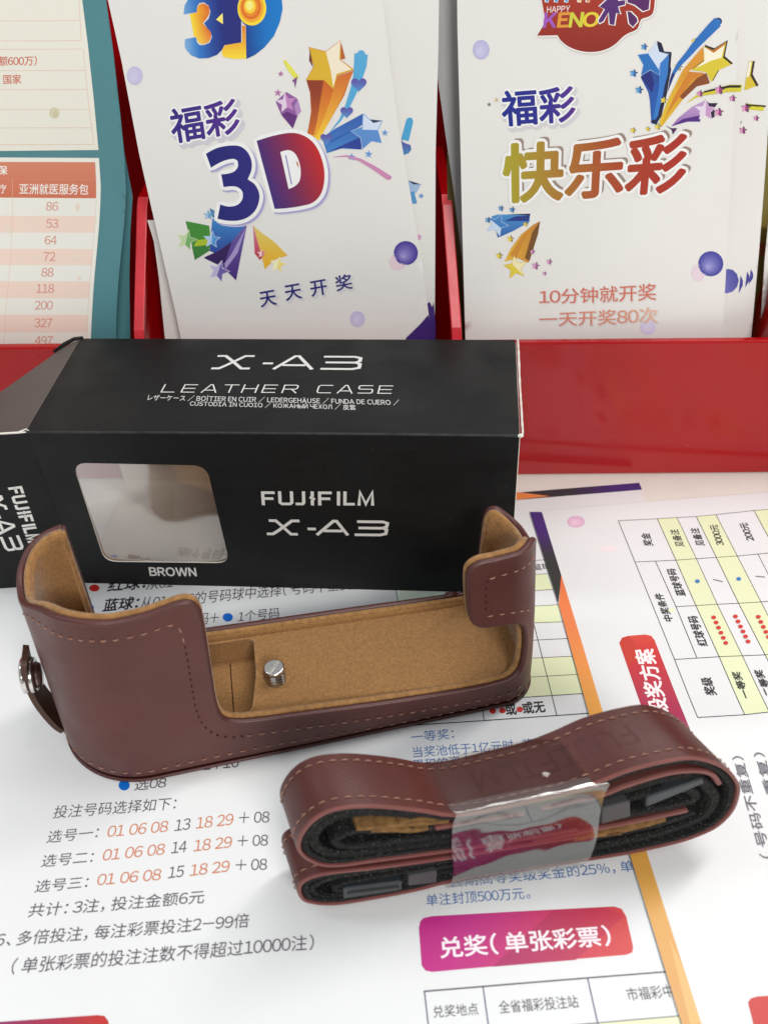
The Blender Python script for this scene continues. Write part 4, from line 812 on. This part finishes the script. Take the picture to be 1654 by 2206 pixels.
def plan(s):
    s = min(max(s, 0), TOT - 1e-6); i = int(np.searchsorted(CUM, s, side='right') - 1); t = (s - CUM[i]) / SL[i]; g = SEG[i]
    if g[0] == 'l':
        dx, dy = (g[3] - g[1]) / SL[i], (g[4] - g[2]) / SL[i]; return g[1] + (g[3] - g[1]) * t, g[2] + (g[4] - g[2]) * t, dy, -dx
    a = math.radians(g[4] + (g[5] - g[4]) * t); return g[1] + g[3] * math.cos(a), g[2] + g[3] * math.sin(a), math.cos(a), math.sin(a)
def sstep(a, b, x): t = min(1, max(0, (x - a) / (b - a))); return t * t * (3 - 2 * t)
def CS(s, z, off=0):
    x, y, nx, ny = plan(s)
    wgt = sstep(19, 40, s) * (1 - sstep(174, 194, s)) if s < 205 else 0
    k_ = -off - 5 * wgt * (max(z, 0) / 58) ** 1.6
    # soft leather: slight hollow on the grip, slight belly on the low front wall
    k_ += -0.9 * math.exp(-((s - 70) / 16) ** 2 - ((z - 30) / 14) ** 2) + 0.5 * math.exp(-((s - 115) / 30) ** 2 - ((z - 6) / 5) ** 2)
    if z < 3: k_ -= 3 - math.sqrt(max(0, 9 - (3 - z) ** 2))
    return CW(x + nx * k_, y + ny * k_, z)
rim = [(0, 58.5), (5, 57.6), (10.5, 56), (14, 54.3), (18, 52.6), (22, 51.6), (26, 51.7), (30, 53.0), (35, 55.0), (41.5, 56.3), (50.5, 57), (57.5, 56.8), (63.5, 56.3), (70, 56.6), (75, 57.6), (79, 58.4), (81.2, 57.9), (82.4, 56), (82.6, 53), (82.5, 48), (82.3, 42), (82, 34), (81.7, 26), (82, 21), (83.2, 17.8), (85.5, 16.2), (89, 15.2), (96, 14.3), (110, 13), (129.5, 11.2), (150, 9.8), (160, 9.9), (165.5, 11.2), (168.6, 14), (169.8, 20), (169.6, 26), (168.2, 30.5), (165, 33), (160, 33.8), (155.5, 34), (152.6, 35.4), (151.2, 38.5), (150.5, 44), (150.2, 51), (150.8, 53.4), (153, 54.7), (157, 54.9), (161, 55.3), (165, 55.7), (169, 56.2), (173, 56.3), (176, 55.8), (179, 54.6), (182, 51.6), (184, 48.6), (186.5, 46.3), (190, 45), (195, 44), (199, 44), (203, 45.2), (206.5, 46.6), (208.6, 45), (209.2, 40), (209.5, 28), (210, 16), (212.5, 12.5), (220, 12), (250, 12.2), (290, 12.2), (318, 12.4), (TOT - .01, 13)]
RIM = [(float(p[0]), float(p[1])) for p in smooth_path([(a, b) for a, b in rim], 5)]
outline = RIM + [(TOT - .01, 0), (0, 0)]
def shell(off, cut=0.0):
    P = RIM + [(TOT - .01, 0.0)] + [(TOT - .01 - i * (TOT - .01) / 160, 0.0) for i in range(1, 160)] + [(0.0, 0.0)]
    uv, F = fill(P, (), None)
    # regular interior points for a smooth bent surface
    g = np.array([(s_, z_) for s_ in np.arange(1.0, TOT - 1, 1.6) for z_ in (.4, .9, 1.5, 2.2, 3, *np.arange(5, 58, 2.6))]); g = g[inside(g, [P])]
    bd = np.array(P); g = g[[np.min(((bd - q) ** 2).sum(1)) > .5 for q in g]]
    Vv = P + [tuple(q) for q in g]; E = [(i, (i + 1) % len(P)) for i in range(len(P))]
    r = delaunay_2d_cdt([Vector((v[0] / 300, v[1] / 300)) for v in Vv], E, [], 0, 1e-7)
    ov = np.array([(v.x * 300, v.y * 300) for v in r[0]]); T = [tuple(f) for f in r[2]]; ok = inside(np.array([ov[list(t)].mean(0) for t in T]), [P])
    return [CS(a, b, off) for a, b in ov], [t for t, q in zip(T, ok) if q]
V, F = shell(0.0); V2, F2 = shell(1.9)
body = link('leather_shell', V + V2, F + [tuple(len(V) + i for i in f)[::-1] for f in F2], M['leather'], case, True)
V, F = shell(3.4); liner = link('suede_lining', V, [f[::-1] for f in F], M['suede'], case, True)
m_ = liner.modifiers.new('thickness', 'SOLIDIFY'); m_.thickness = 1.2 * MM; m_.offset = 0
RP = RIM[:-1]
def rim_path(off, dz): return [CS(s_, max(z_ + dz, .2), off) for s_, z_ in RP]
V, F = tube(rim_path(0.85, -0.1), 0.92, 12); link('rolled_edge', V, F, M['leather_edge'], body, True)
V, F = tube(rim_path(2.75, -0.1), 0.98, 10); link('suede_edge', V, F, M['suede_hole'], liner, True)
# the vertical free edges at the two back returns are closed by the same rolled edge
V, F = tube([CS(0.0, z_, 0.95) for z_ in np.arange(12, 58.6, 1.5)], 1.0, 10); link('rolled_edge', V, F, M['leather_edge'], body, True)
V, F = tube([CS(0.0, z_, 2.9) for z_ in np.arange(12, 58.6, 1.5)], 1.0, 10); link('suede_edge', V, F, M['suede_hole'], liner, True)
# loop seam where the back wall is joined
V, F = joinm([tube([CS(216 + i * .3, 12.6, .6 + .3 * i), CS(219.5 + i * .3, 12.8, .5 + .3 * i)], .7, 6) for i in range(4)]); link('back_seam', V, F, M['leather_edge'], body, True)
# base: padded suede floor with the battery door opening, floor of the opening, sole
def ring(off, n=200): return [(plan(s_)[0] - plan(s_)[2] * off, plan(s_)[1] - plan(s_)[3] * off) for s_ in [TOT * i / n for i in range(n)]]
rec = rounded([(-6, 7.6), (20.6, 7.6), (23.4, 21), (24.2, 34.9), (-6, 36.6)], 2.6, 5)
ZF = 10.4
uv, F = fill(ring(3.3), [rec], 2.6)
fl_ = link('suede_floor', [CW(x, y, ZF + .12 * math.sin(x / 9) * math.sin(y / 6)) for x, y in uv], F, M['suede'], case, True)
n = len(rec); V = [CW(x, y, ZF + .12 * math.sin(x / 9) * math.sin(y / 6)) for x, y in rec] + [CW(x + .3, y, 1.9) for x, y in rec]
link('recess_wall', V, [(i, n + i, n + (i + 1) % n, (i + 1) % n) for i in range(n)], M['suede'], fl_)
uv, F = fill(rec, (), 3); link('recess_floor', [CW(x + .3, y, 1.9) for x, y in uv], F, M['suede'], fl_)
V, F = tube([CW(x, y, ZF - .2) for x, y in rec], .45, 6, closed=True); link('recess_lip', V, F, M['suede_hole'], fl_, True)
V, F = joinm([tube([CW(15.8 - i * .07, 33.8 - i * 1.75, 2.0), CW(15.75 - i * .07, 32.7 - i * 1.75, 2.15), CW(15.7 - i * .07, 32.3 - i * 1.75, 2.0)], .16, 5) for i in range(15)]); link('recess_stitching', V, F, M['thread_dark'], fl_)
uv, F = fill(ring(0.2), (), 6); so = link('sole', [CW(x, y, .35) for x, y in uv], F, M['leather'], case); m_ = so.modifiers.new('thickness', 'SOLIDIFY'); m_.thickness = .5 * MM; m_.offset = 0
V, F = tube([CW(x, y, .55) for x, y in ring(0.15, 260)], .55, 8, closed=True); link('sole_edge', V, F, M['leather_edge'], so, True)
# stitching: one row inside the rim, one along the bottom
def offset_path(P, d):
    a = np.array(P); out = []
    for i in range(len(a)):
        t = a[min(i + 1, len(a) - 1)] - a[max(i - 1, 0)]; t /= max(1e-9, np.linalg.norm(t)); out.append(a[i] + np.array([t[1], -t[0]]) * d)
    return out
def resample(P, step):
    P = [np.array(p) for p in P]; out = [P[0]]; acc = 0
    for a, b in zip(P, P[1:]):
        L_ = np.linalg.norm(b - a)
        while acc + L_ >= step:
            t = (step - acc) / L_; a = a + (b - a) * t; out.append(a); L_ = np.linalg.norm(b - a); acc = 0
        acc += L_
    return out
def stitch_row(P, ln, gap, r, fn):
    out = []; Q = resample(P, .25); i = 0; stp = int((ln + gap) / .25); nl = int(ln / .25)
    while i + nl < len(Q):
        seg = [Q[i], Q[i + nl // 2], Q[i + nl]]; out.append(tube([fn(seg[0], -.25), fn((seg[0] + seg[1]) / 2, .12), fn(seg[1], .16), fn((seg[1] + seg[2]) / 2, .12), fn(seg[2], -.25)], [r * .5, r, r, r, r * .5], 6)); i += stp
    return out
rowA = [p for p in offset_path(RIM, 4.6) if 27 < p[0] < 78.5 and p[1] > 45] 
rowB = [p for p in offset_path(RIM, 4.6) if 70 < p[0] < 92 and p[1] < 51]
low = smooth_path([(88.5, 10.6), (100, 9.6), (129, 6.9), (150, 5.4), (163, 5.4), (171, 7.2)], 8)
top_ = smooth_path([(78, 46), (77.8, 40), (77.4, 32), (77.2, 24), (78, 18), (80.5, 13.6), (84.5, 11.2), (88.5, 10.6)], 8)
rimL = smooth_path([(27, 48.5), (32, 51), (38, 51.8), (45, 52.1), (52, 52.3), (58, 52.2), (64, 51.8), (70, 52.2), (74, 53), (76.6, 53.2), (77.8, 51), (78, 46)], 8)
rightU = smooth_path([(155.4, 50.0), (158, 50.4), (162, 50.9), (166, 51.4), (171, 51.8), (175, 51.2)], 8); rightV = smooth_path([(154.9, 49.6), (154.7, 46), (154.9, 39.6)], 8); rightL = smooth_path([(155.3, 37.6), (160, 37.4), (166, 36.8), (170, 35)], 8)
bot = smooth_path([(30, 4.6), (45, 4.4), (60, 4.0), (80, 4.6), (100, 4.6), (130, 2.9), (150, 2.4), (165, 2.6), (176, 3.4)], 10)
cf = lambda q, o_: CS(float(q[0]), float(q[1]), -o_)
for row in (low, rimL, rightU, rightL): V, F = joinm(stitch_row(row, 1.8, 1.5, .19, cf)); link('stitching', V, F, M['thread'], body, True)
V, F = joinm(stitch_row(bot, 1.9, 1.6, .17, cf)); link('stitching', V, F, M['thread'], body, True)
for row in (top_, rightV): V, F = joinm(stitch_row(row, .9, 1.5, .2, cf)); link('stitch_holes', V, F, M['thread_dark'], body, True)
# tripod screw
def lathe(prof, org, n=36, tilt=(0, 0)):
    ax = np.array([tilt[0], tilt[1], 1.0]); ax /= np.linalg.norm(ax); a = np.cross(ax, CDX); a /= np.linalg.norm(a); b = np.cross(ax, a); V = []; F = []
    for r, z in prof: V += [org + ax * z + (a * math.cos(2 * math.pi * j / n) + b * math.sin(2 * math.pi * j / n)) * r for j in range(n)]
    for i in range(len(prof) - 1): F += [(i * n + j, i * n + (j + 1) % n, (i + 1) * n + (j + 1) % n, (i + 1) * n + j) for j in range(n)]
    F.append(tuple(range((len(prof) - 1) * n, len(prof) * n))); return V, F
sp = CW(28.2, 17.6, ZF)
pr = [(3.1, 0)]
for i in range(3): pr += [(3.2, .15 + i * 1.1), (3.2, .42 + i * 1.1), (2.45, .72 + i * 1.1), (2.45, .9 + i * 1.1), (3.2, 1.15 + i * 1.1)]
pr += [(3.2, 3.5), (2.6, 3.75), (2.6, 4.0), (3.0, 4.15), (3.05, 4.8), (2.8, 5.25), (2.55, 5.35)]
V, F = lathe(pr, sp); scw = link('tripod_screw', V, F, M['steel'], case, False); scw['label'] = 'slotted steel tripod screw'
for i, f in enumerate(scw.data.polygons): f.use_smooth = len(f.vertices) == 4
a_ = math.radians(50); sd = CDX * math.cos(a_) + CDY * math.sin(a_); sn = np.cross(CZ, sd)
V = [sp + CZ * z + sd * u * 2.5 + sn * v * .42 for z in (5.2, 5.42) for u, v in ((-1, -1), (1, -1), (1, 1), (-1, 1))]
link('screw_slot', V, [(0, 3, 2, 1), (4, 5, 6, 7), (0, 1, 5, 4), (1, 2, 6, 5), (2, 3, 7, 6), (3, 0, 4, 7)], mat('bright_slot', (216, 212, 204), 0.45, metal=1.0), scw)
V, F = lathe([(4.2, 0.05), (3.3, .14), (3.1, .05)], sp + CZ * .02); link('screw_hole_rim', V, F[:-1], M['suede_hole'], scw, True)
# snap fastener tab on the left end
tp = smooth_path([(-32.6, 2.0), (-34.0, 5), (-35.4, 11), (-36.2, 17), (-36.3, 24), (-35.6, 30), (-34.8, 32.2)], 6)
V = []; hw = 4.3
for i, p in enumerate(tp):
    a = tp[max(i - 1, 0)]; b = tp[min(i + 1, len(tp) - 1)]; t = (b - a) / np.linalg.norm(b - a); nn = np.array([t[1], -t[0]]); k_ = i / (len(tp) - 1); h_ = hw * (1 if k_ < .75 else math.sqrt(max(.02, 1 - ((k_ - .75) / .26) ** 2)))
    for sgn, yy in ((1, -h_), (1, h_), (-1, h_), (-1, -h_)): V.append(CW(p[0] + nn[0] * .75 * sgn, 24.5 + yy, p[1] + nn[1] * .75 * sgn))
F = [(i * 4 + j, i * 4 + (j + 1) % 4, i * 4 + 4 + (j + 1) % 4, i * 4 + 4 + j) for i in range(len(tp) - 1) for j in range(4)] + [(0, 1, 2, 3)[::-1], tuple(4 * (len(tp) - 1) + j for j in range(4))]
tab = link('snap_tab', V, F, mat('dark_leather_tab', (72, 46, 34), .5, .4, bump=.2, bscale=1200), case, False)
def disc(org, axis, prof, n=36):
    ax = np.array(axis, float); ax /= np.linalg.norm(ax); a = np.cross(ax, CZ); a /= np.linalg.norm(a); b = np.cross(ax, a); V = []; F = []
    for r, z in prof: V += [org + ax * z + (a * math.cos(2 * math.pi * j / n) + b * math.sin(2 * math.pi * j / n)) * r for j in range(n)]
    for i in range(len(prof) - 1): F += [(i * n + j, i * n + (j + 1) % n, (i + 1) * n + (j + 1) % n, (i + 1) * n + j) for j in range(n)]
    return V, F + [tuple(range((len(prof) - 1) * n, len(prof) * n))]
V, F = disc(CW(-36.9, 24.5, 23.5), -CDX + CZ * .03, [(4.8, -.4), (5.1, .1), (5.0, .7), (4.2, 1.1), (3.0, 1.25), (.3, 1.3)]); link('snap_cap', V, F, M['steel'], tab, True)
V, F = disc(CW(-35.6, 24.5, 23.0), CDX - CZ * .06, [(4.9, -.2), (5.0, .4), (4.6, 1.0), (4.0, 1.1), (3.7, .9), (3.4, 1.5), (3.0, 2.4), (.3, 2.6)]); link('snap_socket', V, F, M['steel'], tab, True)

# ================================================================== ROLLED STRAP
SO = np.array([-14.907, 90.474, 1.6]); ya = math.radians(9); SDX = np.array([math.cos(ya), math.sin(ya), 0]); SDY = np.array([-math.sin(ya), math.cos(ya), 0])
def SW(x, e, z):
    t = min(1, max(0, (x + 5) / 105)); a = math.radians(12 + 9 * t); wd = 13.0 + 3.5 * t
    return SO + SDX * (x - math.sin(a) * wd * e) + SDY * (math.cos(a) * wd * e) + CZ * (z + .2 * e)
strap = thing('camera_strap', 'rolled maroon leather camera strap with black lining, bound by a clear film band', 'camera strap', tuple(SW(45, .5, 0)))
def offs(path, d):
    P = [np.array(p) for p in path]; out = []
    for i in range(len(P)):
        t = P[min(i + 1, len(P) - 1)] - P[max(i - 1, 0)]; t /= np.linalg.norm(t); out.append(P[i] + np.array([-t[1], t[0]]) * d)
    return out
def ribbon(name, pts, d0, d1, e0, e1, material, parent, sub=6, wob=0):
    P = smooth_path([np.array(p, float) for p in pts], sub); A = offs(P, d0); B = offs(P, d1); n = len(P); V = []; cnt = 0
    es = [e0 + .04, e0, e0, e0 + .04]
    loops = []
    for i in range(n):
        w_ = wob * math.sin(i * 1.7)
        m1 = A[i] * .85 + B[i] * .15; m2 = A[i] * .15 + B[i] * .85
        V += [SW(A[i][0], e0 + .035 + w_, A[i][1]), SW(A[i][0], e1, A[i][1]), SW(B[i][0], e1, B[i][1]), SW(B[i][0], e0 + .035 + w_, B[i][1]), SW(m2[0], e0 + w_, m2[1]), SW(m1[0], e0 + w_, m1[1])]
    F = [(i * 6 + j, i * 6 + (j + 1) % 6, i * 6 + 6 + (j + 1) % 6, i * 6 + 6 + j) for i in range(n - 1) for j in range(6)] + [(0, 1, 2, 3, 4, 5)[::-1], tuple(6 * (n - 1) + j for j in range(6))]
    mats = material if isinstance(material, list) else [material]
    o = link(name, V, F, mats, parent)
    if len(mats) == 2: o.data.polygons.foreach_set('material_index', [1 if j in (3, 4, 5) else 0 for i in range(n - 1) for j in range(6)] + [1, 1])
    o.data.polygons.foreach_set('use_smooth', [True] * len(o.data.polygons)); o.data.set_sharp_from_angle(angle=math.radians(35))
    return o, P
upL = [(62, 36.4), (54, 34.6), (45, 33.6), (37, 32.6), (29.7, 33.4), (22, 37.6), (12, 42.0), (4.2, 42.9), (-0.8, 39.6), (-4.0, 33), (-3.9, 26.5), (0, 20.6), (5, 18.6), (12, 18.3), (30, 17.2), (45, 17.2), (60, 17.6)]
loL = [(64, 1.9), (45, 1.9), (30, 2.2), (22, .9), (11, .4), (2, 0.9), (-4.2, 4.6), (-5.7, 10), (-4.6, 14.6), (-0.5, 16.8), (6, 16.6), (12, 15.9), (30, 14.9), (45, 15.0), (60, 15)]
riO = [(38, 32.7), (45, 33.6), (54, 34.8), (61, 37.2), (68, 40.4), (77, 41.9), (83.7, 41.2), (91.5, 35.8), (97.2, 28), (99.2, 21), (99.4, 14), (97, 8), (92, 4.6), (86, 2.9), (75, 1.8), (64, 1.9)]
riI = [(50, 30), (62.6, 31.4), (69, 34.0), (78.3, 36.4), (85, 35.6), (89.5, 33), (92.4, 28.5)]
riJ = [(50, 15), (64.5, 16.2), (74, 16.6), (87.3, 18)]
lm = [M['strap'], M['strap_edge']]
for nm, pts, dd in (('strap_loop', upL, (0, 1.0)), ('strap_loop', loL, (-1.0, 0)), ('strap_loop', riO, (-1.0, 0))):
    if nm == 'strap_loop':
        o, P = ribbon(nm, pts, dd[0], dd[1], 0, 1, lm, strap)
        ind = 1.1 if dd[0] == 0 else -1.1
        ribbon('velour_lining', pts, *sorted((ind, ind * 2.5)), 0.02, .98, M['black'], o, wob=.003)
# stitched margins on the outer faces
def strap_stitch(pts, side, i0, i1):
    P = smooth_path([np.array(p, float) for p in pts], 6); P = P[int(i0 * len(P)):int(i1 * len(P))]; out = []
    for e in (.17, .86):
        Q = resample(P, .25); i = 0
        D = offs(Q, side * .12)
        while i + 7 < len(Q):
            out.append(tube([SW(D[i][0], e, D[i][1]), SW(*[offs(Q, side * .34)[i + 3][0], e, offs(Q, side * .34)[i + 3][1]]), SW(D[i + 7][0], e, D[i + 7][1])], [.1, .18, .1], 5)); i += 11
    return out
for args in ((upL, -1, .02, .62), (loL, 1, .4, .72), (riO, 1, 0, .7)): V, F = joinm(strap_stitch(*args)); link('stitching', V, F, M['thread'], strap, True)
o, P = ribbon('inner_strap_layer', riI, -.8, .6, .0, .95, lm, strap); ribbon('inner_strap_layer', riJ, -.7, .6, .02, .95, lm, strap)
ribbon('inner_strap_layer', [(26, 28.6), (36, 28.8), (46, 29)], -.6, .6, 0, .95, lm, strap)
blk = M['black']
for pts, th in (([(34, 29.5), (22, 34), (12, 38), (4, 38), (-.4, 32), (.8, 26), (6, 22.4), (20, 21), (34, 20.4)], 2.6), ([(34, 26), (22, 28.4), (14, 30), (8, 31.5), (4.2, 29), (6, 26), (14, 24.5), (34, 23.2)], 2.2), ([(34, 11.8), (16, 12.8), (4, 13), (-1.6, 10.5), (-2, 6.5), (2, 3.9), (14, 3.6), (34, 4.6)], 2.2), ([(34, 9), (18, 9.8), (6, 9.4), (3, 7.5), (8, 6), (34, 7)], 1.6),
        ([(56, 25), (66, 29.6), (78, 32.8), (86, 31.5), (91, 26), (94, 20), (93, 13), (86, 9), (76, 7), (60, 6)], 2.8), ([(56, 21.5), (68, 25.5), (78, 28), (85, 27), (88.5, 23), (86, 20.6), (74, 19.6), (58, 19)], 2.6), ([(58, 11), (72, 11.6), (84, 13.2), (90, 16)], 2.4)):
    ribbon('folded_webbing', pts, -th / 2, th / 2, .05, .97, blk, strap, wob=.004)
# dark core of the roll set back from the face
for P in ([(60, 33), (45, 32), (30, 32), (12, 40.5), (4.2, 41.4), (-2.4, 33), (-2.4, 27), (5, 20), (30, 18.6), (60, 18.8)], [(60, 14), (30, 14), (6, 15.4), (-4, 12.5), (-4, 6), (2, 2.4), (30, 3.6), (60, 3.6)], [(45, 32), (62, 36), (77, 40.2), (90, 35), (97, 24), (97.6, 14), (92, 6), (75, 3.4), (45, 3.6)]):
    uv, F = fill(P, (), 5); n = len(uv); P2 = densify(P, 5)
    link('strap_core', [SW(x, .3, z) for x, z in uv] + [SW(x, .95, z) for x, z in uv], [f[::-1] for f in F] + [tuple(n + i for i in f) for f in F], M['black_deep'], strap)
def block(name, quad_, e0, e1, m):
    V = [SW(x, e0, z) for x, z in quad_] + [SW(x, e1, z) for x, z in quad_]
    return bevel(link(name, V, [(3, 2, 1, 0), (4, 5, 6, 7), (0, 1, 5, 4), (1, 2, 6, 5), (2, 3, 7, 6), (3, 0, 4, 7)], m, strap), .35, 2)
block('plastic_keeper', [(20.0, 5.3), (26.8, 4.6), (26.8, 10.2), (20.0, 10.0)], -.03, .6, M['plastic'])
block('plastic_keeper', [(65.1, 19.9), (71.9, 21.2), (70.5, 28.2), (64.0, 27.0)], -.03, .6, M['plastic'])
block('buckle', [(4.6, 3.4), (18.6, 2.9), (18.6, 7.4), (4.8, 8.4)], .0, .6, M['plastic_dark']); block('buckle', [(5.6, 5.4), (17.8, 4.6), (17.8, 5.3), (5.6, 6.3)], -.05, .1, M['plastic'])
block('buckle', [(75.5, 23.5), (88, 30.0), (87.2, 32.2), (74.8, 27.8)], .0, .6, M['plastic_dark'])
def tongue(pts, th):
    o, _ = ribbon('suede_tongue', pts, -th / 2, th / 2, .03, .8, M['suede_dark'], strap)
tongue([(8.8, 33.0), (13, 32.2), (18, 31.8), (23, 30.8), (29, 30.2)], 1.7); tongue([(12, 31.4), (17, 30), (21, 28.6), (24.5, 28.6)], 1.8); tongue([(18, 32.8), (22, 33), (26, 31.8)], 1.3)
tongue([(68.3, 12.6), (73, 13.4), (78, 14.2), (82.5, 15.4)], 2.3); tongue([(60, 12.8), (66, 13), (72, 12.4)], 2.0)
# embossed letters on the upper face, upside down from here
def emboss():
    Vt, Ft = glyphs('FUJIFILM'); lo, hi = Vt.min(0), Vt.max(0); P = smooth_path([np.array(p, float) for p in riO], 6); Q = [p for p in P if p[0] < 80]; L_ = [0]
    for a, b in zip(Q, Q[1:]): L_.append(L_[-1] + np.linalg.norm(b - a))
    up = offs(Q, .06); V = []
    for x, y in (Vt - lo) / (hi - lo):
        s_ = (1 - x) * 38 + .5; i = int(np.searchsorted(L_, s_)); i = min(max(i, 1), len(Q) - 1); t = (s_ - L_[i - 1]) / (L_[i] - L_[i - 1]); p = up[i - 1] * (1 - t) + up[i] * t
        V.append(SW(p[0], .38 + .34 * (1 - y), p[1]))
    return V, Ft
V, F = emboss(); link('embossed_letters', V, F, mat('pressed_leather', (79, 37, 32), .45, .4), strap)
# clear film band: over the top, down the front, under and up the back
bandp = [(34.0, 36.0, .0)]
def band_pt(x, t):
    zt = 33.9 + (x - 30) * .075 + .5; zb = 0.5 + (x - 30) * .01
    loop = [(1.03, zt - 1.5), (.8, zt + .35), (.35, zt + .35), (.03, zt + .35), (-.03, zt - .1), (-.06, zt - 3), (-.10, zt - 14), (-.10, zt - 24), (-.08, zb + 2.2), (0.05, zb + .5)]
    return loop[t]
xs = np.linspace(29.6, 63.5, 30); top_v, top_f, fr_v, fr_f = [], [], [], []
loops = []
for x in xs:
    L_ = smooth_path([np.array([*band_pt(x, t)]) for t in range(10)], 5)
    loops.append([SW(x + .5 * math.sin(i * .4), float(e), float(z) + (.08 * math.sin(x * .5 + i * .5) if i > 24 else 0) + (0.06 * math.exp(-((x - 50 + (i - 14) * .45) / 1.1) ** 2) if 7 < i < 24 else 0)) for i, (e, z) in enumerate(L_)])
nL = len(loops[0]); V = [p for l in loops for p in l]
Fq = [(i * nL + j, (i + 1) * nL + j, (i + 1) * nL + j + 1, i * nL + j + 1) for i in range(len(xs) - 1) for j in range(nL - 1)]
bd = link('film_band', V, Fq, [M['band_film'], M['band_top']], strap, True)
bd.data.polygons.foreach_set('material_index', [1 if j < 13 else 0 for i in range(len(xs) - 1) for j in range(nL - 1)])
